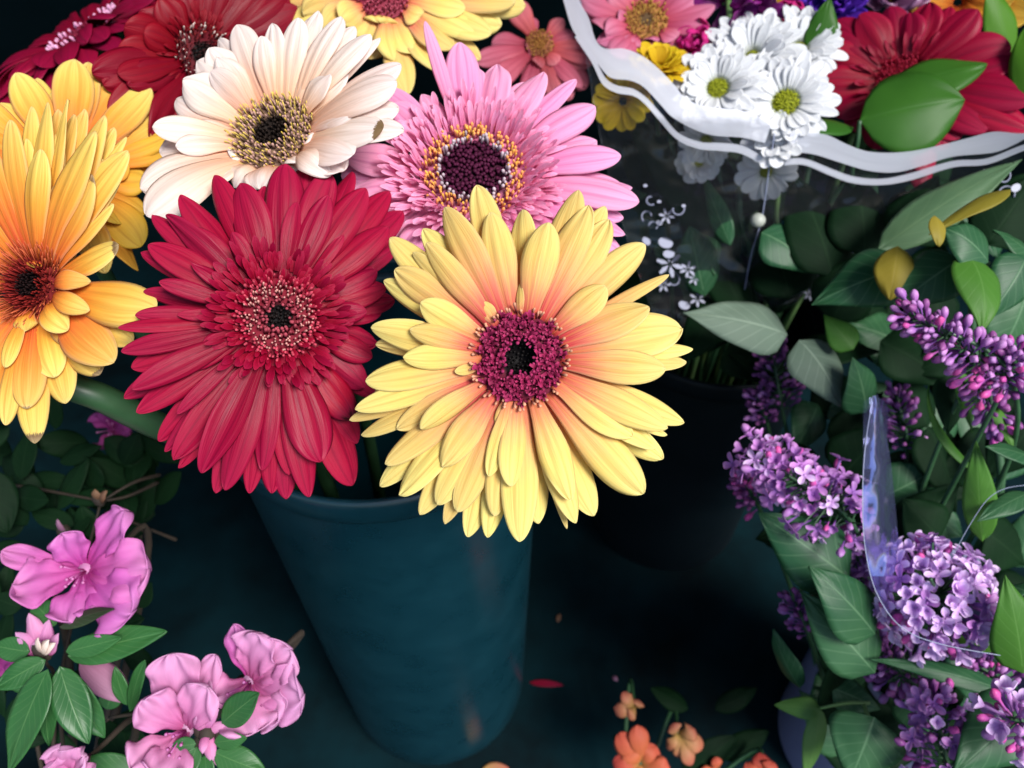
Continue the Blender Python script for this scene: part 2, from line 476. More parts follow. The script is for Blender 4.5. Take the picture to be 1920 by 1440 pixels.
M['peach'] = petal_mat('peach_petal', [(0.0, (0.42, 0.28, 0.07)), (0.5, (0.46, 0.22, 0.10)), (1.0, (0.48, 0.13, 0.09))], trans=0.25, var=0.08, stripes=8.0)
M['disc'] = plain_mat('disc_floret', (1, 1, 1), rough=0.6, spec=0.12, attr=True)
M['stem'] = plain_mat('green_stem', (0.018, 0.06, 0.022), rough=0.45, col2=(0.03, 0.09, 0.035), scale=60)
M['palestem'] = plain_mat('pale_green_stem', (0.12, 0.24, 0.07), rough=0.45, col2=(0.17, 0.30, 0.10), scale=60)
M['lilacleaf'] = leaf_mat('lilac_leaf', (0.018, 0.085, 0.034), (0.058, 0.155, 0.062), (0.15, 0.29, 0.15), rough=0.40, trans=0.28, veinamt=0.65, spec=.3)
M['brightleaf'] = leaf_mat('young_lilac_leaf', (0.05, 0.16, 0.022), (0.085, 0.22, 0.03), (0.18, 0.34, 0.10), rough=0.42, trans=0.3, veinamt=0.3)
M['greyleaf'] = leaf_mat('lilac_leaf_underside', (0.10, 0.15, 0.11), (0.15, 0.20, 0.15), (0.26, 0.34, 0.26), rough=0.55, trans=0.15, veinamt=0.7)
M['yellowleaf'] = leaf_mat('yellowing_leaf', (0.20, 0.17, 0.02), (0.32, 0.24, 0.03), (0.35, 0.28, 0.08), rough=0.5, trans=0.25, veinamt=0.3)
M['shadedleaf'] = leaf_mat('shaded_leaf', (0.003, 0.013, 0.005), (0.007, 0.028, 0.009), (0.02, 0.05, 0.02), rough=0.55, trans=0.15, veinamt=0.3, spec=0.06)  # near-black leaf colour, shade of the deep foliage painted in
M['azleaf'] = leaf_mat('azalea_leaf', (0.018, 0.085, 0.022), (0.04, 0.14, 0.035), (0.14, 0.28, 0.10), rough=0.34, trans=0.15, veinamt=0.45, nveins=9, spec=0.32)
M['ruscus'] = leaf_mat('ruscus_leaf', (0.026, 0.10, 0.012), (0.045, 0.15, 0.016), (0.07, 0.20, 0.04), rough=0.4, trans=0.22, veinamt=0.2, nveins=0.0)
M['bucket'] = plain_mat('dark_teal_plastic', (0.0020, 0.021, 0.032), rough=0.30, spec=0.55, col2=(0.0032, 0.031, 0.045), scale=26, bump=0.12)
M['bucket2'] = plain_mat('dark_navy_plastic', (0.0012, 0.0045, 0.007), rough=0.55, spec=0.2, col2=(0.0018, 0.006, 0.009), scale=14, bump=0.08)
M['palebucket'] = plain_mat('lilac_grey_plastic', (0.17, 0.175, 0.31), rough=0.5, col2=(0.20, 0.205, 0.34), scale=10)
M['pot'] = plain_mat('dark_pot_plastic', (0.012, 0.014, 0.014), rough=0.5, col2=(0.02, 0.02, 0.02), scale=20)
M['soil'] = plain_mat('soil', (0.012, 0.009, 0.006), rough=0.9, col2=(0.03, 0.02, 0.014), scale=120, bump=0.6)
M['cloth'] = plain_mat('teal_cloth', (0.0005, 0.0032, 0.0044), rough=0.8, spec=0.07, col2=(0.0014, 0.015, 0.020), scale=9, bump=0.3)
M['wall'] = plain_mat('dark_teal_board', (0.002, 0.012, 0.015), rough=0.7, spec=0.15, col2=(0.003, 0.018, 0.021), scale=5)
M['film'] = film_mat('clear_film', (0.75, 0.80, 0.95), gloss=0.9, haze=0.011)
M['filmb'] = film_mat('blueish_film', (0.40, 0.42, 0.85), gloss=0.55, haze=0.035)
M['print'] = petal_mat('white_print', [(0, (.82, .84, .93)), (1, (.84, .86, .94))], trans=.2, rough=.4, spec=.3, stripes=2.0, var=0.0, hue=0.0)
m_ = M['print']; n_ = m_.node_tree.nodes; l_ = m_.node_tree.links
o_ = [x for x in n_ if x.type == 'OUTPUT_MATERIAL'][0]; src_ = o_.inputs[0].links[0].from_socket
t_ = n_.new('ShaderNodeBsdfTransparent'); x_ = n_.new('ShaderNodeMixShader'); x_.inputs[0].default_value = .22
l_.new(src_, x_.inputs[1]); l_.new(t_.outputs[0], x_.inputs[2]); l_.new(x_.outputs[0], o_.inputs[0])
M['printthin'] = plain_mat('white_print_small', (0.17, 0.185, 0.27), rough=0.4, spec=0.4)
M['filament'] = plain_mat('clear_filament', (0.22, 0.25, 0.36), rough=0.3)

M['palegreen'] = leaf_mat('pale_curled_leaf', (0.07, 0.17, 0.04), (0.11, 0.22, 0.06), (0.2, 0.32, 0.12), trans=0.25, veinamt=0.2)
M['greenpale'] = leaf_mat('pale_green_leaf', (0.07, 0.14, 0.07), (0.11, 0.19, 0.09), (0.2, 0.3, 0.15), trans=0.2, veinamt=0.3)
M['brightruscus'] = leaf_mat('bright_ruscus_leaf', (0.07, 0.20, 0.015), (0.10, 0.26, 0.02), (0.16, 0.32, 0.06), trans=0.3, veinamt=0.2, nveins=0.0)
M['azleafdull'] = leaf_mat('bronze_azalea_leaf', (0.020, 0.030, 0.014), (0.03, 0.05, 0.02), (0.14, 0.16, 0.12), rough=0.4, trans=0.1, veinamt=0.4)
M['salmon2'] = petal_mat('rosy_petal', [(0.0, (0.55, 0.06, 0.10)), (0.5, (0.66, 0.15, 0.26)), (1.0, (0.72, 0.27, 0.42))], groove=(0.48, 0.06, 0.14), groove_amt=0.4, trans=0.25)
M['mauvepale'] = petal_mat('pale_mauve_petal', [(0.0, (0.30, 0.10, 0.24)), (1.0, (0.42, 0.20, 0.36))], trans=0.25, rough=0.25, spec=.6)
M['azald'] = petal_mat('magenta_azalea_petal', [(0.0, (0.34, 0.03, 0.20)), (1.0, (0.42, 0.08, 0.32))], trans=0.25, stripes=8.0)
M['creamish'] = petal_mat('cream_bud_petal', [(0.0, (0.55, 0.40, 0.30)), (1.0, (0.78, 0.66, 0.60))], trans=0.2)
M['brownbud'] = petal_mat('brown_bud_scale', [(0.0, (0.10, 0.05, 0.03)), (1.0, (0.22, 0.12, 0.07))], trans=0.1)
M['twig'] = plain_mat('azalea_twig', (0.016, 0.010, 0.007), rough=0.8, col2=(0.03, 0.02, 0.011), scale=80)
M['budw'] = plain_mat('white_bud', (0.32, 0.34, 0.30), rough=0.5)

# ------------------------------------------------------------------ setting
g = MB()
gx = np.linspace(-3, 3, 61); gy = np.linspace(-2, 1.15, 40)
pts = np.zeros((40, 61, 3)); uv = np.zeros((40, 61, 2))
for i, y in enumerate(gy):
    for j, x in enumerate(gx):
        pts[i, j] = (x, y, 0.0); uv[i, j] = (x, y)
g.grid(pts[:, ::1], uv)
tag(g.build('ground', M['cloth']), kind='structure')
g = MB()
pts = np.zeros((2, 2, 3)); uv = np.zeros((2, 2, 2))
pts[0, 0] = (-3, 1.10, 0.002); pts[0, 1] = (3, 1.10, 0.002); pts[1, 0] = (-3, 1.10, 1.5); pts[1, 1] = (3, 1.10, 1.5)
g.grid(pts, uv)
tag(g.build('back_wall', M['wall'], solid=0.02), kind='structure')


g = MB()
pts = np.zeros((8, 8, 3)); uv = np.zeros((8, 8, 2))
for i in range(8):
    for j in range(8):
        pts[i, j] = (-3 + 6 * j / 7, 0.06 + 1.02 * i / 7, 1.5 + .12 * i / 7)
g.grid(pts, uv)
tag(g.build('unseen_awning', M['wall'], solid=0.01), kind='structure')  # unseen awning, added to cut overhead light and shade the back flowers


def bucket(name, label, cx, cy, rim, base, h, mat, group=None, z0=0.0):
    t = thing(name, label, 'bucket', (cx, cy, z0), group)
    m = MB()
    n = 14
    out = [(base * .985, 0.0), (base, 0.004)] + [(base + (rim * 0.955 - base) * k / n, 0.004 + (h - 0.022) * k / n) for k in range(1, n + 1)]
    inn = [(r - 0.003, z) for r, z in reversed(out[1:])]
    m.lathe((cx, cy, z0), out + [(rim * .955, h - .010)] + [(rim * .955 - .003, h - .010)] + inn + [(0.001, 0.006)], 96)
    m.build('bucket_wall', mat, t)
    m = MB()
    rr = [(rim * .957, h - .017), (rim * .985, h - .0175), (rim * .998, h - .015), (rim, h - .009), (rim * .999, h - .004), (rim * .99, h - .0008), (rim * .975, h),
          (rim * .955, h - .0008), (rim * .945, h - .004), (rim * .945, h - .012)]
    m.lathe((cx, cy, z0), rr, 96)
    m.build('rim', mat, t)
    return t


BX, BY, BH = -0.0694, 0.2777, 0.424
bucket('flower_bucket', 'tall tapered dark teal plastic bucket holding the gerberas', BX, BY, 0.0894, 0.0794, BH, M['bucket'])
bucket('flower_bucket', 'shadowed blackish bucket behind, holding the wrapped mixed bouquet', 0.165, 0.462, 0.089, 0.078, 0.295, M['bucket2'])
bucket('flower_bucket', 'pale lilac grey bucket half hidden under the lilac leaves', 0.300, 0.222, 0.074, 0.064, 0.21, M['palebucket'])


# ------------------------------------------------------------------ gerberas
def lerpc(a, b, t):
    return tuple(a[i] + (b[i] - a[i]) * t for i in range(3))


def pins(mb, C, n, e1, e2, r0, r1, num, length, thick, cb, ct, dome, lean=0.4, rng=RNG, jit=0.25, tipw=1.0):
    """small disc florets between two radii"""
    for k in range(num):
        f = (k + 0.5) / num
        r = math.sqrt(r0 * r0 + (r1 * r1 - r0 * r0) * f) * (1 + rng.uniform(-.03, .03))
        a = k * 2.39996 + rng.uniform(-.12, .12)
        rd = e1 * math.cos(a) + e2 * math.sin(a)
        b = C + rd * r + n * dome(r)
        d = nrm(n + rd * (lean + rng.uniform(-jit, jit)) + np.cross(n, rd) * rng.uniform(-jit, jit))
        L = length * rng.uniform(.7, 1.2)
        th = thick * rng.uniform(.8, 1.2)
        mc = rng.uniform(.8, 1.2)
        c0 = tuple(x * mc for x in cb); c1 = tuple(x * mc for x in ct)
        mb.tube([b - d * L * .2, b + d * L * .45, b + d * L * .85, b + d * L], [th * .8, th * .9, th * 1.15 * tipw, th * .4 * tipw], 5,
                [c0, lerpc(c0, c1, .45), c1, c1])


def cups(mb, C, n, e1, e2, r0, r1, num, size, cb, ct, dome, rng):
    """open disc florets: each a few tiny curled lobes"""
    for k in range(num):
        f = (k + .5) / num
        r = math.sqrt(r0 * r0 + (r1 * r1 - r0 * r0) * f) * (1 + rng.uniform(-.05, .05)); a = k * 2.39996 + rng.uniform(-.15, .15)
        rd = e1 * math.cos(a) + e2 * math.sin(a)
        b = C + rd * r + n * (dome(r) - size * .2)
        ax = nrm(n + rd * rng.uniform(-.5, .5) + np.cross(n, rd) * rng.uniform(-.4, .4))
        p1 = nrm(np.cross(ax, rd + .1 * n)); p2 = np.cross(ax, p1); a0 = rng.uniform(0, 6.28)
        for q in range(rng.choice((3, 4, 4, 5))):
            an = a0 + q * 1.45 + rng.uniform(-.3, .3)
            o = p1 * math.cos(an) + p2 * math.sin(an)
            s_ = size * rng.uniform(.7, 1.25)
            mid = bez(b, b + ax * s_ * .8 + o * s_ * .1, b + ax * s_ * rng.uniform(.7, 1.1) + o * s_ * rng.uniform(.35, .8), 5)
            mc = rng.uniform(.6, 1.3)
            cc = [tuple(x * mc for x in lerpc(cb, ct, t)) for t in np.linspace(0, 1, 5)]
            sheet(mb, mid, n, s_ * .26, lambda u: 1 - .5 * u, 3, cup=.3, cols=cc, rng=rng)


def gerbera(label, cx, cy, d, nvec, disc_px, petals, mat, disc, cup=(0.0, 0.0), xf=None, auto=(), stem_to=None, hl=(0.0, -0.0045, -0.010),
            tiny=None, seed=1, stem_r=0.0038, group='gerberas standing in the teal bucket', alt=None, stem_path=None, wk=1.0, liftk=0.10, name='gerbera', cat='flower', ridge=0.042):
    rng = random.Random(seed)
    C = P(cx, cy, d); n = viewdir(cx, cy, *nvec)
    e1 = nrm(R_ - n * np.dot(n, R_)); e2 = np.cross(n, e1)
    k = d / F
    R0 = disc_px * k
    if stem_to is None: stem_to = (BX + rng.uniform(-.03, .03), BY + rng.uniform(-.03, .03), 0.05)
    root = thing(name, label, cat, stem_to, group)
    # stem
    s0 = C - n * 0.012
    sm_ = s0 - n * 0.06 + np.array([0, 0, -0.05])
    st = np.array(stem_to, float)
    mid2 = np.array([st[0] * .6 + sm_[0] * .4, st[1] * .6 + sm_[1] * .4, max(0.25, st[2] + .15)])
    sp = bez3(s0, sm_, mid2, st, 26)
    if stem_path:
        sp = smooth_path([s0] + [P(*q) for q in stem_path] + [st], 40)
    m = MB(); m.tube(sp, np.linspace(stem_r * .9, stem_r * 1.1, len(sp)), 12); m.build('stem', M['stem'], root)
    m = MB(); m.lathe(C, [(.001, -.016), (R0 * .35, -.0155), (R0 * .75, -.011), (R0 * 1.02, -.004), (R0 * .95, -.0022)], 24, n); m.build('calyx', M['stem'], root)

    def hfun(r):
        x = max(0.0, r - R0 * .8)
        return cup[0] * x + cup[1] * x * x

    def solve(tx, ty, ho):
        ss = np.linspace(d - .075, d + .075, 601)
        X = CAM + ss[:, None] * (FW + (tx - 960) / F * R_ + (720 - ty) / F * U_)
        V = X - C
        h = V @ n
        r = np.linalg.norm(V - h[:, None] * n, axis=1)
        x = np.maximum(0, r - R0 * .8)
        sc = np.abs(h - (cup[0] * x + cup[1] * x * x + ho)) + .06 * np.abs(ss - d)
        return X[sc.argmin()], ss[sc.argmin()]

    def add(T, W, lay, lift, base_a=None, bm=None, tw=None, inner=False, baser=None):
        V = T - C; hT = np.dot(V, n); rv = V - n * hT
        rd = nrm(rv)
        br = R0 * (0.86 if baser is None else baser)
        B = C + rd * br + n * (-.0006 - .0016 * lay + rng.uniform(-.0004, .0004))
        L = np.linalg.norm(T - B)
        lf = (lift if lift is not None else liftk) * L * rng.uniform(.7, 1.35)
        Mi = B + (T - B) * .5 + n * lf
        mid = bez(B, Mi, T, 18)
        m = MB()
        nr = rng.choice((2, 3, 3))
        sheet(m, mid, n, W, lambda u: prof_gerbera(u, .44, rng_ut, pw_), 13, cup=rng.uniform(-.34, -.14) if not inner else .2, ridge=ridge * rng.uniform(.6, 1.3),
              nridge=nr, twist=(tw if tw is not None else .16) + (rng.uniform(-.16, .16) if rng.random() > .12 else rng.choice((-.6, .5))), wave=rng.choice((.02, .03, .07)), wfreq=rng.uniform(.8, 1.6), rng=rng, curl=rng.choice((-.35, -.15, -.08, .08, .15, .35)), skew=rng.uniform(-.25, .25))
        m.build('petal', bm or mat, root, solid=.00026)

    for p in petals:
        tx, ty, wpx, lay = p[:4]
        lift = p[4] if len(p) > 4 else None
        bm = M[p[5]] if len(p) > 5 and p[5] else None
        if xf: tx, ty, wpx = xf(tx, ty, wpx)
        rng_ut = rng.uniform(.50, .66); pw_ = rng.uniform(1.8, 2.6)
        T, dd = solve(tx, ty, hl[lay] + rng.uniform(-.0008, .0008))
        add(T, wpx * .5 * dd / F * 1.04 * wk, lay, lift, bm=bm)
    for (a0, a1, num, L, wpx, lay) in auto:
        for q in range(num):
            a = math.radians(a0 + (a1 - a0) * (q + .5) / num + rng.uniform(-4, 4))
            r = R0 + L * k * rng.uniform(.9, 1.08)
            rd = e1 * math.cos(a) + e2 * math.sin(a)
            rng_ut = rng.uniform(.50, .66); pw_ = rng.uniform(1.8, 2.6)
            add(C + rd * r + n * (hfun(r) + hl[lay] + rng.uniform(-.002, .002)), wpx * .5 * k * wk, lay, None)
    # rings of short inner petals
    for (r0, r1, num, L, wpx, hgt, mt) in (tiny or ()):
        m = MB()
        for q in range(num):
            a = q * 2.39996 + rng.uniform(-.2, .2)
            rr = (r0 + (r1 - r0) * rng.random()) * k
            rd = e1 * math.cos(a) + e2 * math.sin(a)
            B = C + rd * rr + n * (hgt * .25)
            Lq = L * k * rng.uniform(.6, 1.25)
            tip = B + rd * Lq * .85 + n * (hgt * rng.uniform(.2, 1.4)) + np.cross(n, rd) * rng.uniform(-.15, .15) * Lq
            mid = bez(B, B + (tip - B) * .5 + n * Lq * .18, tip, 8)
            sheet(m, mid, n, wpx * .5 * k * rng.uniform(.7, 1.2), lambda u: prof_gerbera(u, .5, .5, 2.), 5, cup=.25, twist=rng.uniform(-.4, .4), rng=rng)
        tag(m.build('inner_petals', M[mt], root), kind='stuff')
    # disc
    core, rings = disc
    m = MB()
    dome = lambda r: core['h'] * R0 * (1 - min(1, (r / R0)) ** 2) - core.get('pit', 0) * R0 * max(0, 1 - (r / (R0 * core['rr'])) ** 2)
    pr = [(R0 * x, dome(R0 * x) - .0006) for x in (1.0, .9, .8, .7, .6, .5, .4, .3, .2, .1, .01)]
    o0 = len(m.v)
    m.lathe(C, pr, 40, n)
    for i in range(o0, len(m.v)):
        ri = pr[(i - o0) // 40][0] / R0
        m.c[i] = core['c'] if ri < core['rr'] else core['c2']
    m.build('disc', M['disc'], root)
    m = MB()
    for (r0, r1, num, L, th, cb, ct, lean) in rings:
        pins(m, C, n, e1, e2, r0 * R0, r1 * R0, num, L * R0, th * R0, cb, ct, dome, lean, rng)
    for (r0, r1, num, sz, cb, ct) in core.get('cups', ()):
        cups(m, C, n, e1, e2, r0 * R0, r1 * R0, num, sz * R0, cb, ct, dome, rng)
    tag(m.build('disc_florets', M['disc'], root), kind='stuff')
    return root


BLK = (.002, .0012, .0016)
# --- front yellow gerbera
ys = 680 / 1399.
YEL = [(575, 140, 130, 1), (800, 180, 138, 0), (1020, 425, 118, 0), (1187, 505, 140, 0), (1155, 590, 96, 1), (1250, 745, 132, 0), (1258, 972, 128, 0), (1122, 1005, 118, 0),
       (885, 1250, 124, 0), (655, 1197, 118, 0), (570, 1158, 74, 0), (390, 1120, 122, 0), (306, 975, 92, 0), (215, 975, 104, 1), (240, 700, 98, 0), (265, 592, 96, 0),
       (306, 488, 114, 0), (328, 258, 104, 0), (276, 295, 74, 1), (398, 122, 128, 1), (525, 38, 118, 2), (915, 55, 128, 2), (953, 117, 132, 1), (1032, 172, 128, 1), (1018, 118, 100, 2),
       (1170, 264, 122, 1), (1263, 381, 50, 2), (1312, 590, 172, 1), (1355, 668, 84, 2), (1330, 718, 94, 2), (1321, 950, 104, 1), (1255, 1000, 74, 2), (1212, 1050, 112, 1), (1238, 1092, 118, 2),
       (1163, 1225, 158, 1), (975, 1310, 132, 2), (905, 1336, 112, 1), (870, 1360, 48, 2), (688, 1410, 142, 1), (592, 1312, 112, 1), (565, 1392, 114, 2), (488, 1392, 112, 2), (448, 1296, 112, 1),
       (372, 1268, 112, 1), (400, 1342, 100, 2), (304, 1306, 112, 2), (225, 1232, 122, 1), (170, 1112, 112, 1), (150, 1196, 92, 2), (78, 1000, 80, 2), (54, 900, 94, 1), (32, 942, 76, 2),
       (94, 790, 122, 1), (130, 838, 90, 2), (115, 585, 122, 1), (134, 650, 84, 2), (208, 362, 122, 1), (165, 405, 104, 2), (189, 238, 118, 2), (318, 205, 112, 2), (690, 415, 34, 0), (535, 485, 60, 0),
       (438, 755, 40, 0), (600, 962, 40, 0), (700, 130, 110, 2), (1060, 1090, 110, 2), (760, 1340, 110, 2)]
gerbera('large yellow gerbera with orange throat and maroon eye, frontmost and facing out', 975, 672, 0.250, (0.02, 0.10, 1), 84, YEL, M['yel'],
        (dict(c=BLK, c2=(.10, .006, .02), rr=.42, h=.16, pit=.34, cups=[(.42, .97, 150, .19, (.08, .004, .018), (.32, .020, .085))]),
         [(.36, .55, 40, .20, .035, (.10, .006, .03), (.26, .02, .08), -.5), (.45, .98, 70, .18, .026, (.14, .010, .03), (.30, .04, .10), .1),
          (.96, 1.07, 60, .20, .03, (.28, .03, .05), (.55, .26, .16), .7), (.0, .34, 40, .06, .03, BLK, (.004, .003, .003), 0)]),
        cup=(.06, -1.6), xf=lambda x, y, w_: (640 + x * ys, 330 + y * ys, w_ * ys), seed=11, stem_to=(BX + .03, BY - .0, .04), stem_path=[(930, 740, .285), (850, 800, .36), (800, 850, .44)])

# --- red gerbera
rs = 560 / 1222.
RED = [(470, 318, 82, 0), (303, 447, 72, 0), (173, 520, 72, 0), (247, 655, 52, 0), (737, 195, 84, 0), (862, 168, 114, 0), (925, 330, 50, 0), (1020, 642, 92, 0), (1042, 830, 104, 0),
       (830, 935, 100, 0), (702, 950, 54, 0), (300, 880, 62, 0), (352, 770, 60, 0),
       (503, 118, 154, 1), (688, 38, 154, 1), (307, 300, 104, 1), (200, 247, 104, 1), (128, 368, 122, 1), (258, 168, 132, 2), (398, 85, 112, 2), (142, 248, 102, 2), (785, 28, 122, 2), (872, 80, 132, 1),
       (962, 70, 112, 2), (1015, 138, 132, 1), (1112, 150, 114, 2), (1167, 232, 130, 2), (1106, 295, 122, 1), (1140, 370, 104, 2), (1100, 540, 112, 1), (1132, 592, 102, 2), (1078, 640, 102, 2), (1060, 775, 112, 2),
       (1012, 952, 132, 1), (1052, 985, 92, 2), (967, 1082, 140, 1, None, 'redb'), (982, 1180, 132, 2), (962, 1352, 152, 2), (832, 1255, 180, 0), (785, 1400, 132, 1), (702, 1310, 112, 1), (690, 1408, 122, 2), (632, 1385, 124, 2),
       (592, 1292, 104, 1), (540, 1384, 104, 2), (440, 1372, 132, 1), (402, 1384, 104, 2), (345, 1302, 152, 0), (230, 1248, 132, 1), (252, 1282, 92, 2), (195, 1215, 82, 2), (170, 1172, 112, 2), (80, 1055, 112, 1),
       (60, 960, 112, 0), (28, 995, 102, 2), (58, 872, 112, 2), (17, 805, 86, 1), (4, 707, 66, 1), (74, 657, 82, 1), (108, 560, 84, 2), (98, 400, 92, 2), (245, 1060, 60, 0), (440, 1030, 50, 0), (600, 130, 110, 2), (1060, 470, 110, 1)]
RNGS = [(.0, .32, 40, .10, .04, BLK, (.006, .003, .003), 0), (.30, .55, 70, .26, .035, (.10, .004, .015), (.30, .05, .07), -.2), (.48, .82, 140, .24, .024, (.18, .008, .025), (.52, .25, .22), .1),
        (.70, 1.0, 150, .26, .032, (.22, .006, .03), (.42, .05, .08), .4)]
gerbera('large crimson red gerbera with pale speckled eye, left of the front yellow one', 522, 596, 0.268, (0.05, 0.16, 1), 76, RED, M['red'],
        (dict(c=BLK, c2=(.16, .004, .016), rr=.35, h=.12, pit=.14), RNGS), cup=(.10, -2.2), xf=lambda x, y, w_: (220 + x * rs, 290 + y * rs, w_ * rs), seed=12,
        tiny=[(84, 112, 80, 44, 15, .005, 'red'), (68, 96, 100, 36, 12, .004, 'red'), (56, 76, 70, 22, 8, .004, 'red')], stem_to=(BX - .02, BY - .03, .04))

# --- cream gerbera
CRE = [(393, 90, 50, 1), (445, 47, 46, 1), (510, 45, 42, 1), (490, 68, 36, 0), (560, 34, 46, 1), (598, 22, 40, 2), (640, 32, 46, 1), (665, 50, 44, 2), (695, 65, 44, 1), (713, 72, 30, 2), (752, 122, 60, 1), (744, 155, 60, 0),
       (748, 205, 56, 1), (757, 245, 60, 1), (718, 240, 64, 0, None, 'creamb'), (662, 290, 66, 0), (645, 320, 56, 1), (668, 208, 44, 0), (645, 215, 40, 0), (585, 255, 40, 0), (563, 305, 36, 0), (410, 75, 40, 2),
       (370, 115, 60, 1), (345, 150, 64, 1), (332, 185, 60, 2), (395, 135, 44, 0), (408, 108, 40, 0), (286, 238, 44, 0), (350, 240, 34, 1), (330, 275, 36, 0), (300, 285, 60, 2), (264, 355, 70, 1), (275, 405, 72, 1, .22), (300, 330, 60, 2),
       (480, 140, 50, 2), (540, 120, 50, 2), (600, 110, 50, 1), (620, 140, 50, 0), (650, 130, 50, 1), (690, 170, 56, 1), (450, 110, 46, 2), (440, 352, 46, 1, .5), (488, 355, 52, 0, .5), (384, 365, 30, 1, .3, 'creamb'), (430, 290, 40, 0), (620, 330, 50, 1, .4), (540, 330, 50, 1, .4)]
gerbera('creamy white gerbera with brownish yellow eye, behind the red one', 512, 250, 0.295, (-.36, .60, .72), 80, CRE, M['cream'],
        (dict(c=(.012, .007, .005), c2=(.20, .12, .08), rr=.42, h=.10, pit=.16),
         [(0, .42, 60, .12, .03, BLK, (.012, .007, .005), 0), (.40, .98, 230, .17, .026, (.24, .14, .11), (.38, .22, .18), .1), (.52, 1.0, 170, .25, .015, (.30, .2, .06), (.60, .44, .10), .35), (.36, .5, 22, .22, .016, (.1, .06, .02), (.5, .36, .06), .1)]),
        cup=(.42, -2.0), seed=13, wk=1.3, stem_to=(BX - .03, BY + .02, .04), liftk=.14)

# --- pink gerbera
PNK = [(797, 40, 22, 0, .02), (862, 80, 52, 1), (933, 123, 54, 2), (957, 163, 40, 2), (1020, 136, 46, 1), (1013, 190, 44, 2), (1116, 200, 50, 1), (1119, 265, 54, 2), (1164, 292, 46, 1), (1163, 345, 46, 2), (1185, 352, 40, 2),
       (1198, 378, 50, 1), (1168, 410, 44, 2), (1172, 440, 46, 1), (1168, 480, 50, 2), (1120, 500, 46, 2), (713, 168, 46, 2), (792, 178, 36, 2), (735, 195, 40, 1), (648, 292, 56, 1), (640, 330, 56, 2), (655, 370, 50, 1), (690, 410, 50, 1), (720, 455, 50, 2),
       (900, 130, 40, 2), (985, 155, 40, 2), (1080, 150, 30, 2), (750, 480, 50, 1), (820, 520, 50, 1), (900, 540, 50, 1), (980, 530, 50, 1), (1050, 510, 50, 1), (700, 225, 46, 1), (1063, 274, 9, 0)]
gerbera('bright pink gerbera with fringed dark purple eye, behind the front yellow one', 888, 328, 0.312, (.02, .50, .86), 100, PNK, M['pink'],
        (dict(c=(.035, .004, .016), c2=(.45, .12, .22), rr=.66, h=.20),
         [(0, .6, 190, .10, .035, (.03, .003, .014), (.055, .006, .026), 0), (.56, .68, 70, .22, .028, (.16, .05, .10), (.42, .34, .38), .0), (.66, .98, 170, .20, .026, (.50, .12, .22), (.70, .30, .10), .1), (.64, .9, 90, .22, .02, (.55, .2, .15), (.74, .40, .07), .1)]),
        cup=(.16, -1.0), seed=14, wk=1.22, tiny=[(94, 122, 170, 34, 10, .008, 'pink'), (116, 146, 150, 38, 12, .006, 'pink'), (86, 104, 130, 24, 8, .008, 'pink')], stem_to=(BX + .02, BY + .03, .04))

# --- golden gerbera at the left edge, front
YL = [(77, 280, 52, 0), (80, 325, 44, 0), (180, 247, 62, 0), (173, 328, 76, 0, None, 'yel2b'), (240, 283, 60, 1), (197, 217, 66, 1), (128, 187, 46, 1), (90, 192, 46, 1), (20, 225, 48, 1), (237, 257, 34, 2), (213, 383, 40, 1),
      (222, 460, 58, 1, None, 'yel2b'), (293, 579, 80, 1), (213, 680, 80, 1), (187, 702, 72, 2, None, 'yel2b'), (104, 707, 58, 1), (124, 756, 60, 2), (50, 766, 56, 1, None, 'yel2b'), (66, 831, 52, 2, None, 'yel2b'),
      (10, 689, 30, 0), (11, 797, 34, 1), (170, 528, 34, 0, .6), (168, 582, 36, 0, .5), (128, 618, 44, 0, .5), (48, 620, 40, 0, .6), (66, 503, 34, 0, .9), (140, 215, 44, 2), (-40, 250, 50, 1), (-60, 330, 50, 1), (-90, 420, 50, 1), (-110, 520, 50, 1), (-90, 640, 50, 1), (-50, 730, 50, 1), (-20, 790, 50, 2),
      (150, 290, 50, 1), (110, 250, 50, 1), (50, 260, 50, 1), (150, 640, 60, 1), (110, 205, 40, 2), (215, 240, 44, 2), (160, 205, 44, 2), (60, 200, 44, 2), (225, 320, 50, 1), (195, 300, 46, 1), (130, 330, 46, 0), (80, 735, 44, 2), (30, 760, 44, 2), (250, 640, 50, 2), (120, 380, 40, 0)]
gerbera('golden gerbera with orange throat and withered petal tips, cut by the photo edge', 58, 535, 0.272, (-.60, .20, .77), 56, YL, M['yel2'],
        (dict(c=BLK, c2=(.14, .01, .01), rr=.42, h=.15, pit=.1),
         [(0, .42, 60, .2, .03, BLK, (.01, .003, .003), 0), (.38, .75, 140, .36, .022, (.09, .006, .006), (.20, .015, .012), .3), (.7, 1.15, 190, .55, .018, (.26, .03, .012), (.46, .10, .04), .9)]),
        cup=(.30, -1.5), seed=15, stem_to=(BX - .02, BY - .01, .05), stem_r=.0058, wk=1.12, stem_path=[(110, 700, .295), (200, 750, .305), (330, 810, .335), (480, 840, .38)])

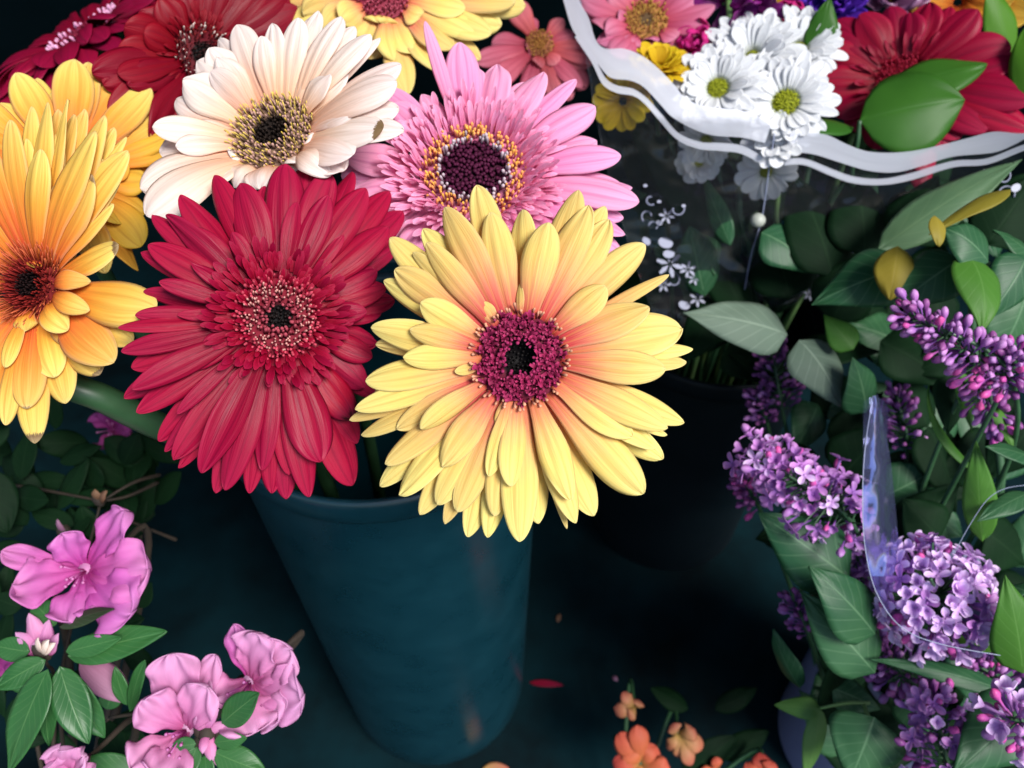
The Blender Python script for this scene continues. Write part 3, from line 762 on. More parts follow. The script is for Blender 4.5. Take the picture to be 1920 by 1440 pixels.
# --- orange gold gerbera behind it
YR = [(30, 137, 54, 1), (70, 147, 34, 2), (140, 112, 56, 0), (165, 118, 44, 1), (247, 147, 62, 1), (283, 166, 46, 0), (257, 208, 34, 0), (295, 213, 46, 1), (0, 195, 40, 2), (110, 165, 46, 1), (200, 160, 46, 1),
      (318, 252, 44, 1, None, 'gold'), (326, 275, 44, 1, None, 'gold'), (275, 335, 64, 1, None, 'gold'), (300, 305, 54, 2, None, 'gold'), (272, 400, 50, 1, None, 'gold'), (265, 462, 62, 1, None, 'gold'), (258, 508, 50, 2, None, 'gold'), (225, 420, 44, 0, None, 'gold'), (240, 300, 60, 0, None, 'gold')]
gerbera('yellow gerbera with orange inner petals, overlapped by the golden one at the edge', 128, 320, 0.325, (.12, .48, .87), 52, YR, M['yel2'],
        (dict(c=BLK, c2=(.14, .01, .01), rr=.42, h=.15), [(.1, 1.0, 120, .3, .03, (.14, .01, .012), (.3, .03, .02), .2)]), cup=(.22, -1.0), seed=16, wk=1.2, auto=[(150, 300, 9, 175, 52, 1)], stem_to=(BX - .04, BY, .05))

# --- yellow gerbera at the top edge
YT = [(492, 4, 30, 2), (535, 63, 62, 2), (568, 27, 62, 1), (640, 40, 48, 0), (713, 43, 58, 0, .4), (793, 26, 56, 0), (740, 115, 56, 1), (762, 178, 48, 2), (832, 137, 66, 2), (815, 62, 58, 1), (900, 112, 44, 2), (922, 62, 58, 1), (940, 47, 54, 2), (900, 66, 52, 1),
      (690, 110, 60, 2), (872, 16, 50, 0), (610, 60, 60, 1), (780, 100, 60, 1), (670, 70, 60, 1), (850, 90, 60, 1)]
gerbera('yellow gerbera with pinkish eye, rearmost above the cream one', 718, -12, 0.385, (.02, .62, .78), 52, YT, M['yel'],
        (dict(c=(.2, .03, .05), c2=(.2, .02, .04), rr=.3, h=.2), [(0, 1.0, 150, .26, .035, (.22, .02, .05), (.42, .08, .12), .2)]), cup=(.06, -1.4), seed=17, wk=1.15, auto=[(0, 180, 14, 200, 60, 1), (0, 180, 12, 215, 60, 2)], stem_to=(BX + .03, BY + .05, .05))

# --- dark red gerbera behind the cream one
DR = [(173, 137, 60, 1), (222, 100, 54, 1), (233, 50, 60, 1), (262, 22, 54, 2), (300, -5, 60, 1), (240, 160, 48, 0), (285, 165, 44, 1), (222, 140, 40, 0), (282, 195, 50, 2), (300, 215, 44, 2), (310, 40, 40, 1), (270, 60, 46, 0), (350, -30, 60, 1), (400, -50, 62, 1), (450, -55, 60, 1),
      (500, -40, 60, 1), (540, -10, 60, 1), (565, 20, 60, 1), (575, 45, 56, 2), (560, 70, 56, 2), (330, 10, 50, 2), (430, -20, 50, 2), (480, -10, 50, 2), (520, 20, 50, 1), (310, 200, 44, 1), (330, 230, 44, 2)]
gerbera('dark red gerbera with white flecked eye, tucked behind the cream one', 382, 104, 0.365, (.34, .22, .91), 50, DR, M['dred'],
        (dict(c=BLK, c2=(.08, .003, .008), rr=.5, h=.15), [(0, .5, 60, .3, .03, BLK, (.03, .01, .01), 0), (.5, 1.05, 130, .36, .024, (.12, .004, .01), (.22, .02, .02), .3), (.62, 1.0, 60, .4, .024, (.3, .1, .1), (.62, .5, .45), .3)]),
        cup=(.30, -1.2), seed=18, wk=1.2, tiny=[(46, 66, 80, 30, 8, .003, 'dred')], stem_to=(BX - .03, BY + .05, .05), auto=[(200, 340, 10, 160, 54, 1)])

# --- crimson gerbera seen from its side
CR = [(37, 37, 50, 1), (10, 98, 42, 1), (45, 77, 34, 2), (60, 80, 40, 1), (20, 108, 30, 2)]
gerbera('crimson gerbera turned side-on with a row of pale florets, in the corner', 160, 62, 0.43, (-.50, .84, .10), 74, [], M['crim'],
        (dict(c=BLK, c2=(.10, .004, .012), rr=.4, h=.05), [(.1, .8, 90, .12, .03, (.1, .004, .02), (.16, .01, .03), .2), (.84, 1.0, 46, .20, .036, (.42, .06, .20), (.68, .34, .52), .2)]),
        cup=(.16, -1.6), seed=19, auto=[(0, 360, 15, 116, 46, 0), (8, 368, 20, 138, 50, 1), (0, 360, 18, 150, 50, 2)], stem_to=(BX - .05, BY + .05, .05), liftk=.2)

# --- salmon gerbera in the shade behind
SA = [(961, 2, 44, 1), (990, 30, 30, 1), (1055, 35, 30, 1), (1076, 62, 34, 1), (930, 118, 40, 1), (922, 82, 44, 2), (1020, 186, 34, 2), (1070, 188, 44, 2), (1100, 165, 44, 2), (1012, 125, 34, 0), (1045, 120, 34, 0), (1110, 120, 44, 1), (985, 150, 30, 2), (1100, 90, 40, 1), (1060, 150, 40, 1), (1030, 70, 26, 0), (990, 95, 26, 0)]
gerbera('dim salmon pink gerbera in the shade left of the wrapped bouquet', 1012, 82, 0.50, (.1, .45, .88), 26, SA, M['salmon'],
        (dict(c=(.3, .12, .03), c2=(.3, .1, .05), rr=.5, h=.1), [(0, 1., 70, .3, .05, (.3, .12, .03), (.5, .26, .06), .2)]), cup=(.22, -1.0), seed=20, stem_to=(0.03, .52, .05), auto=[(180, 360, 6, 95, 40, 1)], group='gerberas standing behind the teal bucket')

# ------------------------------------------------------------------ leaves
PROF = {'heart': prof_heart, 'ellip': prof_ellip, 'lance': prof_lance, 'obov': prof_obov}


def leaf(parent, b, t, wpx, mat, kind='heart', lift=0.12, fold=-0.10, cup=-0.12, wave=0.055, nz=None, stalk=0.0, twist=0.0, seed=0, name='leaf', label=None, lift_dir=None, nu=22):
    """b and t are (px, py, depth) of the leaf base and tip"""
    rng = random.Random(seed * 31 + int(b[0] * 7 + b[1] * 13 + t[0]))
    B = P(*b); T = P(*t)
    L = np.linalg.norm(T - B)
    n = camdir(*(nz or (rng.uniform(-.35, .35), rng.uniform(0, .5), 1)))
    Mi = (B + T) / 2 + (n if lift_dir is None else camdir(*lift_dir)) * L * lift
    mid = bez(B, Mi, T, nu)
    m = MB()
    W = wpx * .5 * ((b[2] + t[2]) / 2) / F
    sheet(m, mid, n, W, PROF[kind], 11, cup=cup, fold=fold, wave=wave, wfreq=1.6, twist=twist or rng.uniform(-.25, .25), rng=rng, curl=rng.uniform(-.5, .5))
    if stalk:
        bk = nrm(mid[0] - mid[3])
        q = B + bk * stalk + np.array([0, 0, -stalk * .4])
        m.tube([q, B + bk * stalk * .5, mid[1], mid[6]], [.0009, .0008, .0007, .0003], 6)
    o = m.build(name, M[mat], parent, solid=.0004)
    if label: o['label'] = label
    return o


def stem(parent, pts, r0, r1, mat='stem', name='stem', n=24, sides=8):
    m = MB(); pth = smooth_path([P(*q) if len(q) == 3 and q[2] > 0 and abs(q[0]) > 3 else np.array(q) for q in pts], n)
    m.tube(pth, np.linspace(r0, r1, n), sides)
    return m.build(name, M[mat], parent)


# ------------------------------------------------------------------ lilacs
def floret_mesh(kind, mat, rng):
    """mesh along +Z, about 11 mm long"""
    m = MB()
    z = np.array([0, 0, 1.0])
    if kind == 'bud':
        prof = [(.0004, 0), (.0006, .003), (.0008, .0058), (.0016, .0072), (.0021, .0088), (.0019, .0105), (.0010, .0118), (.0001, .0122)]
        seg = 8
        pts = np.zeros((len(prof), seg, 3)); uv = np.zeros((len(prof), seg, 2))
        bx, by = rng.uniform(-.0015, .0015), rng.uniform(-.0015, .0015)
        for i, (r, h) in enumerate(prof):
            for j in range(seg):
                a = 2 * PI * j / seg
                rr = r * (1 + (.14 * math.cos(4 * a) if h > .006 else 0))
                bend = (h / .012) ** 2
                pts[i, j] = (rr * math.cos(a) + bx * bend, rr * math.sin(a) + by * bend, h); uv[i, j] = (j / seg, h / .0122)
        m.grid(pts, uv, close=True)
    else:
        m.tube([np.array([0, 0, 0]), np.array([0, 0, .004]), np.array([0, 0, .0085])], [.0005, .0007, .0010], 7)
        for i in range(len(m.uv)): m.uv[i] = (m.uv[i][0], m.uv[i][1] * .5)
        op = .55 if kind == 'half' else 1.0
        a0 = rng.uniform(0, 1.5)
        for q in range(4):
            a = a0 + q * PI / 2 + rng.uniform(-.12, .12)
            rd = np.array([math.cos(a), math.sin(a), 0])
            b = np.array([0, 0, .0082]) + rd * .0004
            t = b + rd * .0062 * op + z * (.0058 * (1 - op) + rng.uniform(.0006, .0030))
            mid = bez(b, (b + t) / 2 + z * (-.0004) + z * .0012 * op, t, 7)
            o0 = len(m.uv)
            sheet(m, mid, z, .0020, lambda u: prof_gerbera(u, .45, .6, 2.2), 5, cup=.5, rng=rng)
            for i in range(o0, len(m.uv)): m.uv[i] = (m.uv[i][0], .5 + .5 * m.uv[i][1])
    ob = m.build('floret', M[mat])
    me = ob.data
    off = ob.location.copy()
    me.transform(__import__('mathutils').Matrix.Translation(off))
    bpy.data.objects.remove(ob)
    return me


FL = {}
_fr = random.Random(5)
for kd in ('bud', 'half', 'open'):
    for mt in ('lilac', 'lilacd', 'lilacp', 'lilacr'):
        if kd != 'bud' and mt == 'lilacr': continue
        FL[kd, mt] = [floret_mesh(kd, mt, _fr) for _ in range(3)]


def put_floret(root, me, pos, dirv, scale, rng):
    o = bpy.data.objects.new('floret', me)
    COL.objects.link(o)
    o.parent = root
    o.location = tuple(np.asarray(pos) - np.array(world_loc(root)))
    q = Vector(tuple(dirv)).to_track_quat('Z', 'Y')
    e = q.to_euler(); o.rotation_mode = 'QUATERNION'
    from mathutils import Quaternion
    o.rotation_quaternion = q @ Quaternion((0, 0, 1), rng.uniform(0, 6.28))
    o.scale = (scale,) * 3
    return o


LILAC_FOOT = (0.278, 0.215, 0.03)


def lilac(label, b, t, rpx, n, mix, seed, scale=1.0, taper=.45, foot=None, dome=False, nleaf=()):
    """panicle from base pixel b to tip pixel t; mix = [(kind, mat, weight)]"""
    rng = random.Random(seed)
    B = P(*b); T = P(*t)
    ft = np.array(foot or (LILAC_FOOT[0] + rng.uniform(-.03, .03), LILAC_FOOT[1] + rng.uniform(-.03, .03), LILAC_FOOT[2]))
    root = thing('lilac_sprig', label, 'lilac', ft, 'cut lilac sprigs in the lower corner')
    n = int(n * 1.9); scale *= .86
    ax = nrm(T - B); L = np.linalg.norm(T - B)
    Rr = rpx * ((b[2] + t[2]) / 2) / F
    pth = smooth_path([T, B, B + (B - T) * .3 + (ft - B) * .25, ft], 30)
    m = MB(); m.tube(pth, np.linspace(.0008, .0018, 30), 7)
    # side branchlets of the panicle
    a1 = nrm(np.cross(ax, [.2, .5, .8])); a2 = np.cross(ax, a1)
    fl = []
    ws = [x[2] for x in mix]
    for k in range(n):
        s = (k + .5) / n
        if dome:
            z = 1 - 1.15 * s; ph = k * 2.39996
            q = math.sqrt(max(0, 1 - z * z))
            dv = nrm(ax * z + q * (a1 * math.cos(ph) + a2 * math.sin(ph)) + np.array([rng.uniform(-.15, .15) for _ in range(3)]))
            c = B + ax * L * .25
            pos = c + dv * (Rr - .0105 * scale) * rng.uniform(.85, 1.05)
        else:
            sl = s ** .85
            r = Rr * (1 - (1 - taper) * sl) * (.75 + .5 * abs(math.sin(sl * 9.5 + seed)))
            ph = k * 2.39996 + rng.uniform(-.3, .3)
            rd = a1 * math.cos(ph) + a2 * math.sin(ph)
            dv = nrm(rd + ax * (rng.uniform(.1, .7) + 1.2 * sl ** 3))
            c = B + ax * L * sl * .96
            pos = c + dv * max(.001, (r - .010 * scale)) * rng.uniform(.55, 1.05)
        if k % 2 == 0: m.tube([c, c + (pos - c) * .6, pos], [.0006, .0005, .0005], 5, cap=False)
        kd, mt, _ = rng.choices(mix, ws)[0]
        fl.append((FL[kd, mt][rng.randrange(3)], pos, dv, scale * rng.uniform(.65, 1.2)))
    m.build('stem', M['stem'], root)
    for f in fl: put_floret(root, *f, rng)
    for lf in nleaf: leaf(root, *lf[:4], **(lf[4] if len(lf) > 4 else {}))
    return root


BUDS = [('bud', 'lilac', 3), ('bud', 'lilacd', 1), ('bud', 'lilacr', 1)]
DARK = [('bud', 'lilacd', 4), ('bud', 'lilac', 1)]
OPEN = [('open', 'lilacp', 4), ('half', 'lilacp', 5), ('bud', 'lilacr', 1.6), ('open', 'lilac', 1)]
MID = [('open', 'lilac', 3), ('bud', 'lilac', 2), ('bud', 'lilacr', 1.2), ('open', 'lilacp', 1.5), ('half', 'lilac', 2)]
lilac('large bright open lilac head inside the clear curled film', (1752, 1130, .395), (1745, 1085, .352), 112, 88, OPEN, 1, 1.12, dome=True,
      nleaf=[((1768, 1196, .385), (1882, 1226, .372), 44, 'brightleaf', dict(kind='lance', nz=(0, .8, .5))),
             ((1762, 1010, .42), (1692, 935, .42), 100, 'shadedleaf', dict()), ((1830, 1180, .40), (1905, 1290, .40), 90, 'lilacleaf', dict()),
             ((1680, 1010, .43), (1800, 905, .44), 90, 'shadedleaf', dict())])
lilac('purple lilac bud cluster slanting up-left, topmost of the sprigs', (1900, 718, .355), (1704, 588, .345), 62, 66, BUDS, 2, .95, taper=.7,
      nleaf=[((1815, 478, .38), (1838, 628, .365), 98, 'brightleaf', dict(nz=(.2, .1, 1), lift=.25)), ((1852, 492, .38), (1765, 428, .38), 92, 'lilacleaf', dict(nz=(-.3, .5, .8), lift=.3)),
             ((1802, 484, .39), (1672, 578, .40), 108, 'lilacleaf', dict(nz=(-.3, .2, .9))), ((1702, 500, .42), (1522, 572, .43), 118, 'lilacleaf', dict(nz=(-.1, .3, .9), lift=.2))])
lilac('lilac bud cluster cut by the photo edge, beside a pale green stalk tip', (1880, 730, .36), (1905, 665, .345), 46, 34, BUDS, 3, .95, taper=.9,
      nleaf=[((1925, 480, .38), (1845, 605, .38), 96, 'lilacleaf', dict()), ((1930, 478, .39), (1862, 432, .39), 60, 'lilacleaf', dict(nz=(.3, .4, .8)))])
lilac('dusky lilac bud spray hanging under the topmost cluster', (1830, 700, .39), (1868, 800, .385), 44, 34, BUDS + DARK, 4, .9, taper=.8,
      nleaf=[((1800, 695, .40), (1822, 812, .40), 40, 'brightleaf', dict(kind='lance')), ((1790, 700, .41), (1775, 815, .415), 78, 'shadedleaf', dict())])
lilac('small dark lilac buds behind the upright film strip', (1700, 850, .46), (1682, 745, .45), 42, 30, DARK, 5, .95, taper=.8, nleaf=[((1830, 885, .41), (1742, 722, .415), 26, 'brightleaf', dict(kind='lance', lift=-.3, lift_dir=(1, 0, 0)))])
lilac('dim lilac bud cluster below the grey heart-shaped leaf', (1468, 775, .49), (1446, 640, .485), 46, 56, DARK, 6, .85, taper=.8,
      nleaf=[((1476, 628, .455), (1281, 588, .45), 112, 'greyleaf', dict(nz=(.0, .35, .9), lift=.16, label='grey green leaf showing its veined underside')),
             ((1498, 638, .45), (1574, 762, .445), 112, 'greyleaf', dict(nz=(.25, .1, .9), lift=.2, label='drooping grey leaf underside')),
             ((1370, 640, .52), (1440, 720, .52), 100, 'shadedleaf', dict())])
lilac('tiny dim lilac bud tuft beside the dark bucket', (1440, 800, .50), (1418, 742, .49), 30, 20, DARK, 7, .9, taper=.9, nleaf=[((1530, 850, .48), (1415, 842, .48), 40, 'shadedleaf', dict(kind='lance')), ((1480, 845, .49), (1412, 890, .49), 30, 'lilacleaf', dict(kind='lance'))])
lilac('mauve lilac head with half-open florets, left of the film strip', (1600, 985, .40), (1432, 862, .385), 82, 84, MID, 8, 1.0, taper=.75,
      nleaf=[((1592, 1085, .40), (1422, 962, .405), 138, 'lilacleaf', dict(nz=(-.2, .3, .9))), ((1640, 1190, .385), (1517, 1062, .38), 118, 'lilacleaf', dict(nz=(.1, .3, .9), lift=.14)),
             ((1640, 1262, .39), (1500, 1108, .395), 116, 'lilacleaf', dict(nz=(-.2, .3, .9), lift=.16))])
lilac('fading lilac tail hanging beside the film strip, below the mauve head', (1598, 975, .41), (1612, 1090, .41), 44, 30, MID + DARK, 9, .95, taper=.7)
lilac('reddish lilac bud tuft at the left fringe of the sprigs', (1425, 955, .44), (1392, 900, .43), 32, 20, [('bud', 'lilacd', 2), ('bud', 'lilacr', 1)], 10, .9, taper=.8)
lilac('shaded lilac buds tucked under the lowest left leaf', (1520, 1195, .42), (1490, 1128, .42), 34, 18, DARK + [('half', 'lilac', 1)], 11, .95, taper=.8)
lilac('dull purple lilac buds below the curled film edge', (1735, 1310, .42), (1632, 1205, .405), 62, 50, DARK + BUDS, 12, 1.0, taper=.8,
      nleaf=[((1905, 1304, .375), (1632, 1236, .385), 46, 'lilacleaf', dict(kind='lance', nz=(0, .8, .5), lift=.1, twist=.8)), ((1640, 1345, .40), (1590, 1470, .40), 140, 'lilacleaf', dict(nz=(-.1, .5, .8))),
             ((1535, 1325, .43), (1508, 1455, .44), 46, 'palegreen', dict(kind='ellip', lift=.2)), ((1540, 1330, .43), (1452, 1322, .44), 40, 'palegreen', dict(kind='ellip', lift=.5))])
lilac('lilac bud cluster with a few open florets at the bottom edge', (1775, 1475, .39), (1752, 1312, .375), 76, 58, BUDS + [('open', 'lilac', 1.5), ('half', 'lilacp', .6)], 13, 1.05, taper=.75,
      nleaf=[((1930, 1318, .37), (1782, 1455, .36), 130, 'lilacleaf', dict(nz=(-.1, .5, .8))), ((1700, 1300, .42), (1745, 1400, .42), 80, 'lilacleaf', dict())])
lilac('small purple lilac bud group below the film, close to the edge', (1890, 1300, .40), (1825, 1240, .39), 46, 32, BUDS + DARK, 14, 1.0, taper=.85)
lilac('large rosy lilac buds on long tubes in the bottom corner', (1960, 1390, .35), (1895, 1345, .335), 66, 26, [('bud', 'lilacr', 2), ('bud', 'lilac', 2), ('half', 'lilacp', 1)], 15, 1.25, taper=.9,
      nleaf=[((1918, 1262, .35), (1884, 1078, .345), 96, 'brightleaf', dict(nz=(-.3, .2, .9), lift=.15)), ((1925, 1110, .37), (1880, 1095, .38), 60, 'lilacleaf', dict())])
# leafy lilac shoot without flowers
t = thing('lilac_shoot', 'leafy lilac shoot without blossom, with curled and yellowing leaves', 'foliage', (LILAC_FOOT[0] + .01, LILAC_FOOT[1] + .03, .03), 'cut lilac sprigs in the lower corner')
stem(t, [(1855, 495, .385), (1815, 482, .385), (1790, 455, .39)], .0012, .0009, 'palestem', n=12)
stem(t, [(1815, 482, .385), (1830, 700, .41), (1850, 1000, .44), (LILAC_FOOT[0] + .01, LILAC_FOOT[1] + .03, .03)], .0014, .0028, 'stem')
leaf(t, (1683, 462, .405), (1668, 562, .40), 72, 'yellowleaf', nz=(-.3, .1, .9), kind='ellip', lift=.22, label='yellow brown leaf')
leaf(t, (1895, 356, .375), (1742, 440, .37), 44, 'yellowleaf', kind='lance', lift=.1, nz=(.2, .8, .5), label='curled olive leaf with twisted tip')
leaf(t, (1752, 405, .365), (1760, 462, .36), 34, 'yellowleaf', kind='ellip', lift=.2, label='folded yellow leaf tip')
leaf(t, (1842, 1015, .385), (1830, 828, .375), 64, 'brightleaf', kind='lance', nz=(-.5, .1, .8), lift=.15)
leaf(t, (1930, 925, .375), (1832, 978, .37), 50, 'lilacleaf', kind='lance', nz=(0, .7, .6))
leaf(t, (1940, 862, .37), (1846, 838, .365), 54, 'lilacleaf', kind='lance', nz=(-.2, .7, .6))
leaf(t, (1860, 760, .385), (1900, 845, .38), 30, 'brightleaf', kind='lance')
leaf(t, (1600, 655, .44), (1545, 590, .445), 60, 'brightleaf', nz=(-.3, .3, .8))
leaf(t, (1500, 655, .46), (1650, 660, .46), 80, 'shadedleaf', nz=(0, .5, .8))
leaf(t, (1560, 840, .47), (1655, 735, .47), 80, 'shadedleaf')
leaf(t, (1650, 640, .44), (1780, 720, .44), 110, 'shadedleaf')
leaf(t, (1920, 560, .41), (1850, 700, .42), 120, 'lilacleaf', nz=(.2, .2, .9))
leaf(t, (1600, 1000, .45), (1680, 1100, .46), 120, 'shadedleaf')
leaf(t, (1850, 1000, .44), (1920, 1060, .45), 110, 'shadedleaf')
leaf(t, (1740, 800, .45), (1790, 960, .45), 110, 'shadedleaf')
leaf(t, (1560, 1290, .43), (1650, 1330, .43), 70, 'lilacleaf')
leaf(t, (1720, 1420, .42), (1800, 1330, .42), 90, 'shadedleaf')
leaf(t, (1680, 1180, .44), (1760, 1290, .44), 110, 'shadedleaf')
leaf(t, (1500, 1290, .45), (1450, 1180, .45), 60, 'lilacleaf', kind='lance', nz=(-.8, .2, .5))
leaf(t, (1860, 640, .43), (1700, 700, .44), 110, 'shadedleaf')
leaf(t, (1930, 800, .42), (1850, 900, .43), 110, 'shadedleaf')
stem(t, [(1630, 1318, .42), (1590, 1318, .42), (1535, 1328, .43)], .0010, .0008, 'palestem', n=10)
stem(t, [(1618, 1318, .42), (1640, 1375, .41), (1668, 1450, .40), (1690, 1500, .40)], .0011, .0013, 'palestem', n=12)

_lr = random.Random(78)
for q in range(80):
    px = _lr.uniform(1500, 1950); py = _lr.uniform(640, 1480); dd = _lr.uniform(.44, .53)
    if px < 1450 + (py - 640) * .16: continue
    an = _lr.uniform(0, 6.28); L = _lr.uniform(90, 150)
    leaf(t, (px, py, dd), (px + L * math.cos(an), py + L * math.sin(an), dd + _lr.uniform(-.02, .01)), _lr.uniform(80, 125), 'lilacleaf' if q % 3 == 0 else 'shadedleaf', seed=q)

# clear film round the lilacs: a curled open sleeve
t = thing('film_sleeve', 'clear curled plastic film wrapped around the lilacs', 'plastic wrap', (0.26, 0.2, 0.2))
edge = [(1637, 742, .372), (1622, 840, .366), (1617, 950, .360), (1624, 1040, .355), (1645, 1115, .352), (1690, 1176, .350), (1765, 1208, .350), (1905, 1234, .350)]
E = smooth_path([P(*e) for e in edge], 48)
back = smooth_path([P(x + 45 + 30 * math.sin(i), y + 10, d + .05) for i, (x, y, d) in enumerate(edge)], 48)
deep = smooth_path([P(x + 20, y + 60, d + .11) for i, (x, y, d) in enumerate(edge)], 48)
m = MB(); nu = 14
pts = np.zeros((48, nu, 3)); uv = np.zeros((48, nu, 2))
for i in range(48):
    bb = bez(E[i], back[i], deep[i], nu)
    for j in range(nu): pts[i, j] = bb[j]; uv[i, j] = (i / 47, j / (nu - 1))
m.grid(pts, uv)
m.build('film', M['filmb'], t)
m = MB(); m.tube(E, .00022, 6); m.build('film_edge', M['filament'], t)
m = MB(); m.tube(smooth_path([P(*e) for e in [(1788, 1040, .352), (1815, 990, .358), (1850, 938, .365), (1885, 916, .368), (1935, 908, .37)]], 24), .00016, 6); m.build('film_edge', M['filament'], t)
# folded strip of the same film
m = MB(); pts = np.zeros((20, 7, 3)); uv = np.zeros((20, 7, 2))
L_ = smooth_path([P(*e) for e in [(1619, 752, .370), (1618, 850, .366), (1617, 960, .360), (1630, 1080, .356)]], 20)
R2 = smooth_path([P(*e) for e in [(1646, 740, .372), (1668, 850, .380), (1680, 960, .385), (1690, 1080, .385)]], 20)
for i in range(20):
    for j in range(7):
        q = j / 6
        pts[i, j] = L_[i] * (1 - q) + R2[i] * q + camdir(-.2, .2, 1) * .004 * math.sin(q * PI); uv[i, j] = (q, i / 19)
m.grid(pts, uv); m.build('film_fold', M['filmb'], t)

# ------------------------------------------------------------------ mixed bouquet in its printed sleeve
BQ = np.array([0.165, 0.462, 0.06])


def bfoot(rng): return (BQ[0] + rng.uniform(-.03, .03), BQ[1] + rng.uniform(-.03, .03), BQ[2])


_br = random.Random(3)
RB = [(1566, 39, 60, 1), (1550, 73, 56, 1), (1534, 98, 56, 1), (1525, 162, 60, 1), (1613, 26, 56, 0), (1670, 12, 54, 1), (1706, 24, 54, 0), (1745, 5, 54, 1), (1782, 13, 56, 1), (1834, 18, 66, 0), (1847, 40, 54, 1), (1862, 70, 50, 2), (1896, 88, 74, 1),
      (1909, 108, 66, 1), (1925, 146, 66, 1), (1940, 185, 70, 0), (1935, 245, 66, 1), (1850, 246, 60, 0), (1880, 225, 60, 1), (1771, 280, 54, 1), (1738, 330, 48, 1), (1732, 362, 46, 2), (1640, 280, 54, 2), (1590, 240, 54, 2), (1560, 210, 54, 1), (1545, 190, 50, 2),
      (1590, 60, 50, 2), (1640, 50, 50, 2), (1690, 50, 50, 2), (1770, 60, 60, 2), (1820, 60, 60, 2), (1870, 110, 60, 2), (1890, 170, 60, 2), (1900, 210, 60, 1), (1800, 260, 54, 1), (1700, 300, 50, 2)]
gerbera('red gerbera inside the printed sleeve, partly under a folded green leaf', 1692, 150, 0.472, (.05, .42, .90), 46, RB, M['red'],
        (dict(c=(.12, .004, .01), c2=(.2, .004, .016), rr=.4, h=.12), [(0, 1.0, 120, .3, .03, (.2, .006, .02), (.36, .02, .05), .2)]), cup=(.22, -1.2), seed=31, wk=1.12, tiny=[(46, 64, 50, 34, 10, .004, 'red')],
        stem_to=bfoot(_br), group='flowers of the wrapped bouquet')
PB = [(1085, -10, 50, 1), (1110, 40, 50, 1), (1120, 80, 48, 1), (1150, 105, 50, 0), (1190, 100, 40, 1), (1240, 95, 40, 1), (1290, 80, 44, 1), (1330, 50, 50, 1), (1340, 10, 50, 1), (1100, 10, 50, 2), (1130, -40, 50, 1), (1180, -60, 50, 1), (1240, -70, 50, 1), (1300, -50, 50, 1), (1135, 65, 44, 0), (1160, 20, 44, 0), (1310, 30, 50, 2), (1270, 70, 36, 0), (1150, -20, 50, 0), (1200, -35, 46, 0), (1250, -35, 46, 0), (1300, -10, 46, 0), (1225, 75, 34, 0), (1180, 80, 34, 0)]
gerbera('rosy pink gerbera at the top edge, behind the wavy printed band', 1212, 38, 0.475, (.08, .60, .80), 40, PB, M['salmon2'],
        (dict(c=(.10, .06, .03), c2=(.36, .16, .05), rr=.4, h=.15), [(.2, 1.0, 110, .3, .034, (.3, .12, .05), (.5, .3, .06), .2)]), cup=(.24, -1.2), seed=32, wk=1.2, stem_to=bfoot(_br), group='flowers of the wrapped bouquet')


def small_daisy(label, cx, cy, d, nvec, rpx, mat, npet, rings, disc_rpx, disc_c, seed, cup=.3, wpx=22, cat='flower', name='white_daisy', group='white daisies of the bouquet', foot=None, stub=None):
    rng = random.Random(seed)
    C = P(cx, cy, d); n = viewdir(cx, cy, *nvec)
    e1 = nrm(R_ - n * np.dot(n, R_)); e2 = np.cross(n, e1); k = d / F
    ft = np.array(foot or bfoot(rng))
    root = thing(name, label, cat, ft, group)
    m = MB(); m.tube(bez3(C - n * .004, C - n * .05, np.array([ft[0], ft[1], .3]), ft, 20), .0016, 7); m.build('stem', M['stem'], root)
    for ri in range(rings):
        L = rpx * k * (1 - .16 * ri)
        for q in range(npet):
            a = (q + .5 * (ri % 2)) / npet * 2 * PI + rng.uniform(-.13, .13)
            rd = e1 * math.cos(a) + e2 * math.sin(a)
            r0 = disc_rpx * k * .75
            B = C + rd * r0 + n * (.0008 * ri)
            el = cup * (.3 + .7 * ri / max(1, rings - 1)) + rng.uniform(-.14, .14) if rings > 1 else cup + rng.uniform(-.1, .1)
            T = B + (L - r0) * rng.uniform(.88, 1.08) * nrm(rd * math.cos(el) + n * math.sin(el))
            mid = bez(B, (B + T) / 2 + n * (L * .10), T, 9)
            m = MB(); ut = rng.uniform(.55, .75)
            sheet(m, mid, n, wpx * .5 * k * rng.uniform(.85, 1.15), lambda u: prof_gerbera(u, .5, ut, 2.4), 7, cup=.22, ridge=.05, twist=rng.uniform(-.3, .3), rng=rng)
            m.build('petal', M[mat], root, solid=.0003)
    if disc_c is not None:
        R0 = disc_rpx * k
        dome = lambda r: .45 * R0 * (1 - min(1, r / R0) ** 2)
        m = MB()
        m.lathe(C, [(R0 * x, dome(R0 * x)) for x in (1, .8, .6, .4, .2, .02)], 20, n)
        for i in range(len(m.c)): m.c[i] = tuple(x * .6 for x in disc_c)
        pins(m, C, n, e1, e2, 0, R0, 130, R0 * .16, R0 * .055, tuple(x * .7 for x in disc_c), disc_c, dome, .1, rng)
        m.build('disc', M['disc'], root)
    return root


